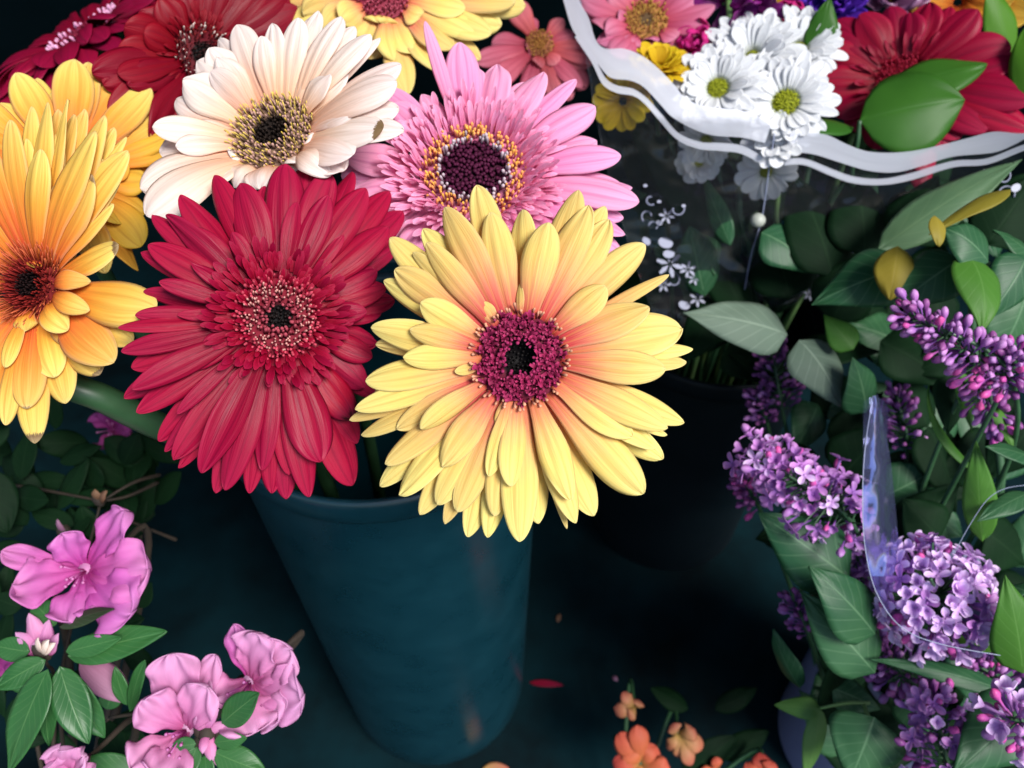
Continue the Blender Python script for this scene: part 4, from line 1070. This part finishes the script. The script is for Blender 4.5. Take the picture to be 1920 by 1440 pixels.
GRN = (.30, .33, .02)
small_daisy('white daisy with green eye behind the wavy band, left of the pair', 1345, 168, .447, (-.05, .45, .84), 92, 'white', 21, 3, 24, GRN, 41, cup=.5, wpx=25)
small_daisy('white daisy with the largest green eye, beside the red gerbera', 1472, 194, .443, (.02, .32, .92), 96, 'white', 21, 3, 29, GRN, 42, cup=.4, wpx=25)
small_daisy('white daisy facing up, highest of the cluster', 1410, 108, .462, (.0, .6, .8), 96, 'white', 21, 3, 16, GRN, 43, cup=.6, wpx=25)
small_daisy('white daisy near the pointed green leaf', 1498, 92, .462, (.15, .6, .75), 86, 'white', 20, 3, 16, GRN, 44, cup=.6, wpx=24)
small_daisy('white daisy half seen between its cluster mates', 1425, 170, .458, (.1, .5, .8), 80, 'white', 20, 3, 14, GRN, 45, cup=.7, wpx=23)
small_daisy('white daisy drooping below the printed band', 1325, 262, .46, (-.2, -.5, .6), 52, 'white', 16, 1, 12, GRN, 46, cup=.2, wpx=24)
small_daisy('faded white daisy pressed inside the sleeve under its seam', 1436, 322, .475, (.1, -.35, .9), 60, 'white', 13, 1, 12, GRN, 47, cup=.25, wpx=26)
small_daisy('white daisy bud head seen low through the film', 1310, 305, .48, (.0, .1, .9), 44, 'white', 14, 2, 10, GRN, 48, cup=.6, wpx=22)
small_daisy('white daisy squeezed behind the band junction', 1452, 262, .447, (.0, .4, .8), 60, 'white', 16, 2, 12, GRN, 49, cup=.5, wpx=24)
small_daisy('bright yellow chrysanthemum with upright petals above the band', 1235, 132, .455, (.1, .75, .6), 62, 'mumy', 13, 3, 10, None, 51, cup=1.0, wpx=24, name='yellow_chrysanthemum', group='yellow flowers of the bouquet')
small_daisy('yellow flower hanging below the band, behind the film', 1168, 190, .465, (-.2, -.2, .8), 60, 'mumy', 12, 1, 10, None, 52, cup=.3, wpx=30, name='yellow_chrysanthemum', group='yellow flowers of the bouquet')
small_daisy('yellow flower among the purple ones near the top edge', 1430, 48, .50, (.2, .3, .9), 60, 'mumy', 10, 1, 10, None, 53, cup=.5, wpx=36, name='yellow_alstroemeria', group='yellow flowers of the bouquet')
small_daisy('orange yellow blossom behind the red gerbera, at the top edge', 1795, 5, .52, (.0, .4, .9), 120, 'gold', 12, 2, 10, None, 54, cup=.4, wpx=60, name='orange_blossom', group='yellow flowers of the bouquet')


def ruffled(label, cx, cy, d, nvec, rpx, mat, num, seed, name, cat, wpx=50, wave=.22, elev=(.1, 1.4), prof='obov', group='flowers of the wrapped bouquet', parts='petal'):
    rng = random.Random(seed)
    C = P(cx, cy, d); n = viewdir(cx, cy, *nvec); e1 = nrm(R_ - n * np.dot(n, R_)); e2 = np.cross(n, e1); k = d / F
    ft = np.array(bfoot(rng))
    root = thing(name, label, cat, ft, group)
    m = MB(); m.tube(bez3(C - n * .012, C - n * .06, np.array([ft[0], ft[1], .3]), ft, 20), .0018, 7); m.build('stem', M['stem'], root)
    for q in range(num):
        a = q * 2.39996; f = (q + .5) / num
        el = elev[0] + (elev[1] - elev[0]) * f + rng.uniform(-.15, .15)
        rd = e1 * math.cos(a) + e2 * math.sin(a)
        dv = nrm(rd * math.cos(el) + n * math.sin(el))
        B = C - n * .008 + rd * .001
        T = B + dv * rpx * k * rng.uniform(.85, 1.1) + n * .004
        mid = bez(B, (B + T) / 2 + n * rpx * k * .15, T, 12)
        m = MB(); sheet(m, mid, n, wpx * .5 * k * rng.uniform(.8, 1.15), PROF[prof], 11, cup=.15, wave=wave, wfreq=2, twist=rng.uniform(-.4, .4), rng=rng)
        m.build(parts, M[mat], root, solid=.0003)
    return root


ruffled('fuchsia carnation behind the white daisies', 1468, 62, .49, (.0, .7, .7), 62, 'fuch', 26, 61, 'carnation', 'carnation', 40, .3)
ruffled('fuchsia carnation half hidden beside the yellow chrysanthemum', 1300, 96, .475, (.0, .6, .8), 56, 'fuch', 24, 62, 'carnation', 'carnation', 36, .3)
ruffled('dark purple alstroemeria drooping at the top edge', 1352, 14, .47, (-.1, -.2, .9), 66, 'purple', 7, 63, 'alstroemeria', 'alstroemeria', 40, .15, (-.1, .5))
ruffled('dark purple alstroemeria trumpet beside the pale green stem', 1408, 22, .465, (.2, -.5, .8), 60, 'purple', 7, 64, 'alstroemeria', 'alstroemeria', 40, .15, (.2, 1.0))
ruffled('violet blue statice tuft left of the red gerbera', 1560, 14, .50, (.0, .6, .8), 64, 'violet', 40, 65, 'statice', 'statice', 24, .3)
ruffled('violet blue statice tuft touching the pointed leaf', 1505, 10, .505, (.0, .6, .8), 48, 'violet', 34, 66, 'statice', 'statice', 22, .3)
ruffled('pale mauve blossom wrapped in shiny film at the top edge', 1672, -8, .52, (.0, .4, .9), 72, 'mauvepale', 10, 67, 'mauve_blossom', 'flower', 60, .2)
t = thing('foliage_sprig', 'glossy pointed green leaves tucked among the bouquet flowers', 'foliage', tuple(BQ), 'flowers of the wrapped bouquet')
leaf(t, (1612, 226, .450), (1808, 188, .438), 170, 'ruscus', kind='ellip', nz=(-.05, .1, 1), lift=.10, cup=-.14, wave=.04, label='broad folded leaf in front of the red gerbera')
leaf(t, (1650, 180, .456), (1850, 122, .444), 98, 'ruscus', kind='ellip', nz=(.1, .5, .8), lift=.10, label='pointed leaf half behind the broad one')
leaf(t, (1600, 240, .448), (1462, 242, .440), 72, 'ruscus', kind='ellip', nz=(-.2, .6, .8), lift=.16)
leaf(t, (1530, 110, .46), (1556, -5, .45), 66, 'ruscus', kind='lance', nz=(-.3, .2, .9))
leaf(t, (1890, 110, .46), (1850, -40, .45), 70, 'brightruscus', kind='lance', nz=(-.2, .3, .9))
leaf(t, (1930, 190, .44), (1935, 40, .44), 70, 'brightruscus', kind='ellip', nz=(-.5, .1, .8))
leaf(t, (1395, 300, .48), (1365, 180, .49), 40, 'ruscus', kind='lance')
stem(t, [(1366, 0, .47), (1370, 60, .47), (1378, 180, .48), (1384, 400, .52), tuple(BQ)], .0018, .0022, 'palestem')
stem(t, [(1612, 226, .440), (1600, 300, .455), (1540, 500, .52), tuple(BQ)], .0012, .0020, 'stem')
t = thing('foliage_sprig', 'dark broad leaves pressed against the inside of the printed sleeve', 'foliage', tuple(BQ + np.array([.01, -.02, 0])), 'flowers of the wrapped bouquet')
leaf(t, (1390, 480, .50), (1160, 190, .50), 110, 'shadedleaf', kind='lance', nz=(-.4, .2, .9), wave=.08)
leaf(t, (1400, 600, .50), (1260, 330, .51), 100, 'shadedleaf', kind='lance', nz=(-.2, .2, .9))
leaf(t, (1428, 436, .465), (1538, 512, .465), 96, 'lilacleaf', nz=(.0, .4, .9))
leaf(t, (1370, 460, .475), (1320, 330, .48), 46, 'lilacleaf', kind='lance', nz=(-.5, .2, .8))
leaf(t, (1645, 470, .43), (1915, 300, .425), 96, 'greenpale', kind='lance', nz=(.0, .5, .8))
leaf(t, (1560, 520, .46), (1480, 320, .48), 130, 'shadedleaf', nz=(.1, .3, .9))
leaf(t, (1620, 480, .46), (1600, 320, .47), 130, 'shadedleaf', nz=(.1, .3, .9))
leaf(t, (1480, 560, .48), (1440, 420, .50), 120, 'shadedleaf')
leaf(t, (1700, 460, .45), (1760, 330, .45), 120, 'shadedleaf')
leaf(t, (1850, 460, .44), (1940, 330, .44), 120, 'shadedleaf')
leaf(t, (1350, 640, .51), (1400, 500, .50), 120, 'shadedleaf')
leaf(t, (1560, 600, .46), (1620, 470, .46), 120, 'shadedleaf')
stem(t, [(1384, 300, .50), (1388, 420, .51), (1400, 560, .53), tuple(BQ + np.array([.01, -.02, 0]))], .0025, .0025, 'stem')
stem(t, [(1412, 300, .50), (1410, 420, .52), tuple(BQ + np.array([.02, 0, 0]))], .0018, .002, 'palestem')
for q, (x0, x1) in enumerate([(1255, 1320), (1290, 1335), (1340, 1372), (1470, 1440), (1530, 1470), (1600, 1500)]):
    stem(t, [(x0, 250, .49), ((x0 + x1) / 2, 400, .505), (x1, 560, .53), tuple(BQ + np.array([.01 * (q - 3), -.02, 0]))], .0017, .0021, 'palestem' if q % 2 else 'stem', n=16)
t_fill = t
t = thing('white_bead', 'small round white bud on a thread inside the sleeve', 'bud', P(1421, 415, .462))
m = MB(); q = P(1421, 413, .462); m.lathe(q, [(.0001, -.0042)] + [(.0046 * math.cos(a), .0042 * math.sin(a)) for a in np.linspace(-1.4, 1.4, 9)] + [(.0001, .0042)], 16); m.build('bud', M['budw'], t)

_lr = random.Random(79)
for q in range(46):
    px = _lr.uniform(1240, 1900); py = _lr.uniform(290, 560); dd = _lr.uniform(.50, .56)
    an = _lr.uniform(0, 6.28); L = _lr.uniform(90, 150)
    leaf(t_fill, (px, py, dd), (px + L * math.cos(an), py + L * math.sin(an), dd + _lr.uniform(-.02, .01)), _lr.uniform(60, 100), 'lilacleaf' if q % 4 == 0 else 'shadedleaf', kind='ellip', seed=q)

# sleeve
t = thing('printed_sleeve', 'clear cellophane sleeve with white wavy bands and printed blossoms', 'plastic sleeve', (0.165, 0.44, 0.28))


def sleeve_d(x, y):
    """depth of the front sheet of the sleeve at a place of it"""
    c = (x - 1440) / 420.0
    return .428 + .035 * min(1.6, c * c) * (1.0 if c < 0 else -.55) + .00022 * max(0, y - 220) 


def band(name, up, lo, mat, off=0.0006, n=70):
    u = np.array(up, float); l = np.array(lo, float)

    def res(c):
        s = np.concatenate([[0], np.cumsum(np.hypot(*np.diff(c, axis=0).T))]); s /= s[-1]
        tt = np.linspace(0, 1, n)
        c3 = smooth_path([np.array([a, b, 0]) for a, b in c], 300)
        s3 = np.concatenate([[0], np.cumsum(np.linalg.norm(np.diff(c3, axis=0), axis=1))]); s3 /= s3[-1]
        return np.stack([np.interp(tt, s3, c3[:, 0]), np.interp(tt, s3, c3[:, 1])], 1)
    U, Lw = res(u), res(l)
    m = MB(); nv = 6
    pts = np.zeros((n, nv, 3)); uv = np.zeros((n, nv, 2))
    for i in range(n):
        for j in range(nv):
            q = j / (nv - 1); x, y = U[i] * (1 - q) + Lw[i] * q
            pts[i, j] = P(x, y, sleeve_d(x, y) - off); uv[i, j] = (i / n, q)
    m.grid(pts, uv)
    return m.build(name, M[mat], t)


A_up = [(1086, -30), (1086, 0), (1104, 34), (1117, 75), (1135, 91), (1169, 91), (1203, 104), (1234, 128), (1266, 161), (1286, 185), (1325, 200), (1378, 206), (1417, 216), (1445, 236)]
A_lo = [(1048, -30), (1056, 0), (1074, 56), (1098, 85), (1125, 125), (1146, 146), (1182, 151), (1208, 164), (1240, 198), (1260, 219), (1300, 242), (1339, 254), (1391, 258), (1434, 268)]
T_up = [(1080, 66), (1092, 76), (1115, 109), (1135, 146), (1156, 160), (1188, 167), (1214, 185), (1242, 216), (1273, 250), (1313, 266), (1352, 268), (1391, 273), (1430, 293)]
T_lo = [(1078, 70), (1086, 82), (1110, 118), (1130, 158), (1156, 174), (1188, 180), (1210, 196), (1238, 228), (1270, 262), (1310, 279), (1352, 283), (1389, 288), (1426, 306)]
band('printed_band', A_up, A_lo, 'print'); band('printed_band', T_up, T_lo, 'print')
B_up = [(1482, 250), (1511, 249), (1550, 253), (1589, 271), (1628, 284), (1680, 286), (1733, 279), (1811, 260), (1863, 247), (1915, 250), (1970, 244)]
B_lo = [(1477, 285), (1524, 289), (1576, 305), (1628, 320), (1680, 323), (1733, 310), (1785, 294), (1863, 286), (1902, 271), (1925, 260), (1970, 252)]
C_up = [(1474, 297), (1511, 298), (1563, 318), (1602, 331), (1654, 335), (1706, 325), (1785, 302), (1850, 297), (1920, 271), (1970, 262)]
C_lo = [(1470, 310), (1509, 310), (1558, 330), (1600, 344), (1654, 347), (1708, 338), (1787, 314), (1852, 308), (1922, 282), (1970, 272)]
band('printed_band', B_up, B_lo, 'print'); band('printed_band', C_up, C_lo, 'print')
# the film itself hangs from the top of the bands down into the bucket
m = MB(); top = smooth_path([np.array([a, b, 0.]) for a, b in A_up + [(1462, 246)] + B_up], 90)
nv = 16; pts = np.zeros((90, nv, 3)); uv = np.zeros((90, nv, 2))
for i in range(90):
    x0, y0 = top[i, :2]
    xe = 1225 + (1640 - 1225) * (x0 - 1050) / (1970 - 1050); ye = 640 - 110 * (x0 - 1050) / 920
    for j in range(nv):
        q = j / (nv - 1)
        x = x0 * (1 - q) + xe * q - 25 * math.sin(PI * q) * (1 if x0 < 1400 else -.5); y = y0 * (1 - q) + ye * q
        pts[i, j] = P(x, y, sleeve_d(x, y) + .0006); uv[i, j] = (i / 89, q)
m.grid(pts, uv); m.build('film', M['film'], t)
m = MB(); m.tube(smooth_path([P(x, y, sleeve_d(x, y) - .0005) for x, y in [(1452, 250), (1440, 330), (1428, 410), (1408, 480), (1394, 555)]], 26), .00042, 6); m.build('seam', M['filament'], t)


def printed(shape, x, y, s, a=0.0):
    m = MB(); d = sleeve_d(x, y) - .0008; k = s

    def q(px, py):
        ca, sa = math.cos(a), math.sin(a)
        return P(x + px * ca - py * sa, y + px * sa + py * ca, d)
    if shape == 'blossom':
        for i in range(6):
            an = i * PI / 3
            pth = [q(k * r * math.cos(an) - k * w_ * math.sin(an), k * r * math.sin(an) + k * w_ * math.cos(an)) for r, w_ in ((.12, 0), (.55, .17), (.95, .1), (1, 0), (.95, -.1), (.55, -.17))]
            o = len(m.v)
            for v in pth: m.v.append(tuple(v)); m.uv.append((0, 0)); m.c.append((1, 1, 1))
            m.f.append(tuple(range(o, o + 6)))
    elif shape == 'dot':
        o = len(m.v)
        for i in range(14):
            m.v.append(tuple(q(k * math.cos(i * PI / 7), k * .72 * math.sin(i * PI / 7)))); m.uv.append((0, 0)); m.c.append((1, 1, 1))
        m.f.append(tuple(range(o, o + 14)))
    else:
        n = 18
        pth = [q(k * math.cos(2.2 + th * .24) * (1 - th * .025), k * math.sin(2.2 + th * .24) * (1 - th * .025)) for th in range(n)]
        m.tube(pth, .0005, 5)
    m.build('printed_' + ('blossom' if shape == 'blossom' else 'swirl'), M['printthin'], t)


for sh, x, y, s, a in [('blossom', 1250, 405, 15, .2), ('swirl', 1214, 405, 12, 0), ('swirl', 1270, 392, 14, 3.4), ('swirl', 1226, 424, 10, 1), ('dot', 1236, 418, 6, .3), ('dot', 1248, 455, 14, .3), ('dot', 1212, 452, 9, .8), ('blossom', 1256, 495, 26, .3), ('blossom', 1290, 505, 16, .7), ('dot', 1254, 476, 11, 0),
                       ('blossom', 1302, 522, 13, .3), ('blossom', 1244, 534, 14, 0), ('swirl', 1262, 525, 14, 2.6), ('dot', 1283, 572, 11, .4), ('blossom', 1308, 560, 16, .5), ('dot', 1236, 378, 4, 0), ('dot', 1282, 386, 4, 0), ('dot', 1210, 348, 4, 0), ('swirl', 1220, 375, 10, 5),
                       ('blossom', 1850, 338, 22, .3), ('swirl', 1880, 330, 18, 2), ('dot', 1905, 352, 10, -.5), ('swirl', 1890, 365, 20, .4), ('blossom', 1588, 452, 12, .4), ('dot', 1592, 508, 16, -.2), ('dot', 1620, 480, 13, -.8), ('dot', 1600, 470, 6, -.6), ('dot', 1587, 447, 5, 0), ('blossom', 1518, 552, 12, .4), ('dot', 1640, 465, 9, -.8)]:
    printed(sh, x, y, s, a)

# ------------------------------------------------------------------ azalea
AZ = np.array([-0.275, 0.085, 0.0])
t = thing('plant_pot', 'small black plastic pot holding the azalea', 'pot', tuple(AZ))
m = MB(); m.lathe(AZ, [(.001, .002), (.05, .002), (.064, .15), (.068, .15), (.068, .162), (.061, .162), (.058, .142), (.001, .140)], 48); m.build('pot_wall', M['pot'], t)
m = MB(); m.lathe(AZ, [(.0578, .1425), (.03, .146), (.001, .147)], 32); m.build('soil', M['soil'], t)
az = thing('azalea_bush', 'pink flowering azalea with glossy oval leaves, in the lower corner', 'azalea', tuple(AZ + np.array([0, 0, .14])))
AZT = AZ + np.array([0, 0, .14])


def azalea_flower(c, petals, mat, seed, lift=.18):
    """c = (px, py, depth) of the throat; petals = (tip x, tip y, width, depth change, name of another material)"""
    rng = random.Random(seed)
    C = P(*c)
    fl = None
    for i, p in enumerate(petals):
        dz = p[3] if len(p) > 3 else rng.uniform(-.006, .006)
        T = P(p[0], p[1], c[2] - .012 + dz)
        out = T - C
        L = np.linalg.norm(out)
        n = nrm(-FW - .0 * U_ + .25 * U_)
        mid = bez(C, C + out * .55 - FW * L * lift * rng.uniform(.5, 1.4), T, 22)
        m = MB()
        sheet(m, mid, n, p[2] * .5 * c[2] / F, PROF['obov'] if len(p) < 6 else PROF[p[5]], 21, cup=.10, wave=.19, wfreq=2.6, twist=rng.uniform(-.5, .5), rng=rng, ridge=.05, curl=rng.uniform(-.4, .4))
        mt = M[p[4]] if len(p) > 4 and p[4] else M[mat]
        if fl is None:
            hub = MB(); hub.tube([C + FW * .014, C + FW * .006, C - FW * .002], [.0014, .0022, .0034], 10)
            fl = hub.build('flower', M[mat], az)
        off = fl
        ob = m.build('petal', mt, off, solid=.0004)
    st = MB()
    for q in range(6):
        a = rng.uniform(0, 6.28)
        e = C - FW * rng.uniform(.010, .016) + (R_ * math.cos(a) + U_ * math.sin(a)) * rng.uniform(.002, .007)
        st.tube([C, (C + e) / 2 - FW * .002, e], [.0004, .0003, .0003], 5); st.tube([e, e - FW * .0012], [.0007, .0006], 6)
    st.build('stamen', M['azal'], fl)
    m = MB(); m.tube(smooth_path([C + FW * .014, C + FW * .05 + np.array([0, 0, -.01]), AZT], 16), np.linspace(.001, .003, 16), 7); m.build('stem', M['twig'], az)


azalea_flower((163, 1068, .345), [(238, 958, 84, .004), (118, 1000, 84, .006), (282, 1066, 118, -.002), (250, 1146, 122, -.006), (134, 1168, 92, -.006), (26, 1098, 104, -.002), (4, 1034, 48, .008), (190, 1150, 80, -.002)], 'azal', 1)
azalea_flower((470, 1276, .345), [(486, 1188, 96, 0), (545, 1218, 90, 0), (567, 1306, 112, -.004), (478, 1374, 112, -.006), (402, 1312, 98, -.004), (440, 1172, 46, .012, 'azal'), (525, 1350, 90, -.002)], 'azalp', 2)
azalea_flower((352, 1366, .335), [(322, 1226, 100, .008), (268, 1312, 84, -.002), (388, 1288, 84, -.004), (405, 1228, 54, .012), (246, 1446, 96, -.010), (300, 1460, 90, -.012)], 'azalp', 3)
azalea_flower((134, 1448, .33), [(112, 1402, 70, 0), (160, 1418, 54, 0), (84, 1440, 60, 0), (180, 1455, 50, 0)], 'azalp', 4)
azalea_flower((214, 806, .50), [(185, 775, 54, 0), (240, 790, 60, 0), (246, 828, 60, 0), (195, 838, 60, 0), (215, 770, 50, .01)], 'azald', 5)
azalea_flower((-10, 1240, .36), [(45, 1220, 60, 0), (30, 1255, 50, 0), (-30, 1200, 60, 0)], 'azald', 6)


def azalea_bud(c, tips, mat, seed):
    rng = random.Random(seed); C = P(*c)
    m0 = MB(); m0.lathe(C, [(.0008, -.003), (.0030, -.001), (.0036, .002), (.0028, .004)], 12, axis=nrm(P(tips[0][0], tips[0][1], c[2]) - C)); b = m0.build('bud', M['twig'], az)
    for tx, ty, w_ in tips:
        T = P(tx, ty, c[2] - rng.uniform(0, .008)); m = MB()
        n = nrm(-FW + .3 * U_)
        mid = bez(C, (C + T) / 2 - FW * .004, T, 12)
        sheet(m, mid, n, w_ * .5 * c[2] / F, PROF['ellip'], 9, cup=-.5, wave=.06, rng=rng, twist=rng.uniform(-.5, .5))
        m.build('petal', M[mat], b, solid=.0004)


azalea_bud((86, 1226, .335), [(55, 1150, 46), (30, 1186, 36), (92, 1162, 30), (72, 1200, 30), (110, 1188, 32)], 'azalp', 1)
azalea_bud((78, 1222, .33), [(72, 1196, 22), (92, 1200, 22), (104, 1206, 20)], 'creamish', 2)
azalea_bud((378, 1372, .33), [(385, 1305, 24), (410, 1330, 20), (432, 1352, 20), (372, 1340, 24)], 'azalp', 3)
azalea_bud((388, 1370, .328), [(398, 1430, 30), (408, 1436, 20), (380, 1412, 20)], 'azalp', 4)
azalea_bud((188, 940, .42), [(178, 918, 22), (200, 920, 20)], 'brownbud', 5)
azalea_bud((122, 1000, .42), [(108, 974, 14)], 'mauve', 6)
leaf(az, (150, 1236, .35), (250, 1316, .352), 56, 'mauve', kind='ellip', name='petal', nz=(.4, .3, .8), label='faded mauve closed blossom')
for b, tp, wd, kw in [((127, 1230, .33), (313, 1184, .328), 64, {}), ((124, 1222, .325), (227, 1196, .322), 40, {}), ((86, 1237, .325), (-8, 1290, .32), 50, {}), ((90, 1255, .32), (16, 1448, .315), 84, dict(nz=(-.1, .3, .9))), ((112, 1249, .322), (166, 1394, .318), 66, {}),
                      ((124, 1258, .326), (196, 1382, .33), 60, {}), ((96, 1262, .324), (92, 1398, .33), 46, {}), ((56, 1222, .33), (-12, 1210, .33), 46, {}), ((105, 1172, .335), (62, 1128, .34), 50, {}), ((244, 1334, .34), (272, 1238, .335), 34, {}),
                      ((238, 1322, .342), (216, 1250, .34), 30, {}), ((416, 1356, .322), (486, 1300, .318), 58, dict(nz=(-.1, .3, .9))), ((402, 1392, .325), (462, 1384, .322), 34, {}), ((402, 1410, .326), (500, 1450, .325), 56, {}), ((370, 1400, .326), (345, 1460, .32), 36, {}), ((368, 1395, .326), (320, 1400, .325), 30, {}), ((385, 1415, .326), (392, 1470, .325), 34, {}),
                      ((-30, 880, .42), (14, 1000, .42), 80, {}), ((-20, 1050, .40), (40, 1020, .40), 50, {}), ((262, 1140, .40), (284, 1092, .40), 34, {}), ((230, 1000, .42), (268, 1000, .42), 24, {}), ((260, 1440, .345), (120, 1446, .34), 60, {}), ((200, 1330, .36), (215, 1290, .36), 40, {}), ((60, 1300, .35), (20, 1240, .35), 50, {}),
                      ((40, 900, .44), (60, 800, .45), 50, {}), ((150, 920, .45), (172, 880, .45), 34, {}), ((140, 985, .44), (60, 960, .44), 40, {}), ((170, 970, .43), (130, 1010, .43), 30, {}), ((330, 1300, .36), (395, 1235, .36), 34, {}), ((200, 1180, .40), (270, 1160, .40), 50, {}), ((40, 1140, .38), (-10, 1120, .38), 46, {}),
                      ((230, 1420, .37), (190, 1350, .38), 50, {}), ((30, 1380, .37), (60, 1290, .37), 60, {})]:
    leaf(az, b, tp, wd, 'azleaf' if b[2] < .37 else 'shadedleaf', kind='ellip', lift=.10, cup=.12, fold=-.08, **kw)  # deeper leaves of the bush get the colour with shade painted in
leaf(az, (112, 1176, .33), (214, 1142, .325), 34, 'azleafdull', kind='ellip', nz=(.2, .7, .7), label='dull bronze leaf below the largest blossom')
for pth in ([(86, 1240, .335), (110, 1320, .36), tuple(AZT)], [(205, 1345, .36), (280, 1340, .345), (350, 1380, .338)], [(185, 938, .425), (60, 915, .44), (-20, 905, .45)], [(190, 940, .42), (250, 905, .43), (300, 890, .45)], [(190, 940, .42), (240, 930, .43), (296, 905, .45)], [(205, 1345, .36), (180, 1400, .38), tuple(AZT)],
            [(200, 960, .42), (300, 1000, .45), (330, 1012, .46)], [(188, 945, .425), (150, 1100, .42), (100, 1400, .40), tuple(AZT)], [(378, 1380, .333), (360, 1480, .35), tuple(AZT)], [(214, 815, .51), (150, 1000, .47), (60, 1300, .42), tuple(AZT)]):
    stem(az, pth, .0007, .0012, 'twig', name='twig', n=16, sides=6)

_ar = random.Random(77)
for q in range(70):
    px = _ar.uniform(-40, 300) if q < 45 else _ar.uniform(-40, 240); py = _ar.uniform(800, 1020) if q < 45 else _ar.uniform(1020, 1460); dd = _ar.uniform(.43, .50) if q < 45 else _ar.uniform(.385, .43)
    an = _ar.uniform(0, 6.28); L = _ar.uniform(60, 110)
    leaf(az, (px, py, dd), (px + L * math.cos(an), py + L * math.sin(an), dd + _ar.uniform(-.02, .01)), _ar.uniform(34, 54), 'shadedleaf', kind='ellip', seed=q)

# ------------------------------------------------------------------ orange flowers at the bottom edge, fallen petals
OF = np.array([0.085, 0.125, 0.0])
t = thing('orange_flower_plant', 'low plant with blurred orange and peach blossoms at the bottom edge', 'flower plant', tuple(OF))


def orange(c, tips, mat, seed):
    rng = random.Random(seed); C = P(*c)
    m0 = MB(); m0.tube(smooth_path([C - FW * .002, C + FW * .03, OF + np.array([0, 0, .002])], 14), np.linspace(.0012, .002, 14), 7); b = m0.build('stem', M['stem'], t)
    for tx, ty, w_ in tips:
        T = P(tx, ty, c[2] - rng.uniform(0, .008)); m = MB(); n = nrm(-FW + .3 * U_)
        mid = bez(C, (C + T) / 2 - FW * .010, T, 14)
        sheet(m, mid, n, w_ * .5 * c[2] / F, PROF['obov'], 9, cup=-.3, wave=.06, rng=rng, twist=rng.uniform(-.3, .3))
        m.build('petal', M[mat], t, solid=.0004)


orange((1200, 1430, .56), [(1160, 1375, 44), (1195, 1360, 40), (1230, 1400, 50), (1255, 1440, 44), (1150, 1430, 44), (1200, 1470, 60), (1180, 1400, 50)], 'orange', 1)
orange((1270, 1372, .58), [(1260, 1358, 30), (1300, 1366, 36), (1318, 1398, 34), (1280, 1420, 34), (1296, 1434, 28), (1250, 1400, 26)], 'peach', 2)
orange((1190, 1322, .59), [(1152, 1328, 30), (1168, 1298, 24), (1196, 1312, 28), (1176, 1340, 26)], 'peach', 3)
orange((1425, 1450, .56), [(1400, 1430, 40), (1425, 1412, 36), (1450, 1430, 40)], 'orange', 4)
orange((1345, 1440, .58), [(1330, 1436, 26), (1312, 1445, 24), (1340, 1420, 22)], 'orange', 5)
for b, tp, wd in [((1290, 1330, .60), (1220, 1290, .60), 40), ((1340, 1330, .60), (1420, 1290, .61), 40), ((1350, 1420, .60), (1440, 1370, .60), 50), ((1280, 1450, .58), (1380, 1380, .58), 60), ((1240, 1440, .6), (1150, 1380, .6), 50)]:
    leaf(t, b, tp, wd, 'shadedleaf', kind='ellip')


def ground_at(px, py):
    v = FW + (px - 960) / F * R_ + (720 - py) / F * U_
    d = -CAM[2] / v[2]
    return CAM + v * d, d


def fallen(label, p0, p1, wpx, mat, group='petals fallen on the teal cloth'):
    a, d = ground_at(*p0); b, _ = ground_at(*p1)
    a[2] = b[2] = .0012
    m = MB(); mid = bez(a, (a + b) / 2 + np.array([0, 0, .003]), b, 14)
    sheet(m, mid, np.array([0, 0, 1.]), wpx * .5 * d / F, PROF['ellip'], 7, cup=.1)
    tag(m.build('fallen_petal', M[mat], solid=.0004), label, 'petal', group)


fallen('narrow red petal lying on the teal cloth beside the bucket', (992, 1281), (1056, 1286), 13, 'crim')
fallen('pale peach petal on the cloth at the bottom edge', (900, 1452), (955, 1442), 30, 'peach')
fallen('tiny brown fleck of petal on the cloth', (1045, 1168), (1050, 1152), 8, 'brownbud')
fallen('small greyish petal scrap near the orange flowers', (1148, 1270), (1158, 1278), 8, 'mauve')
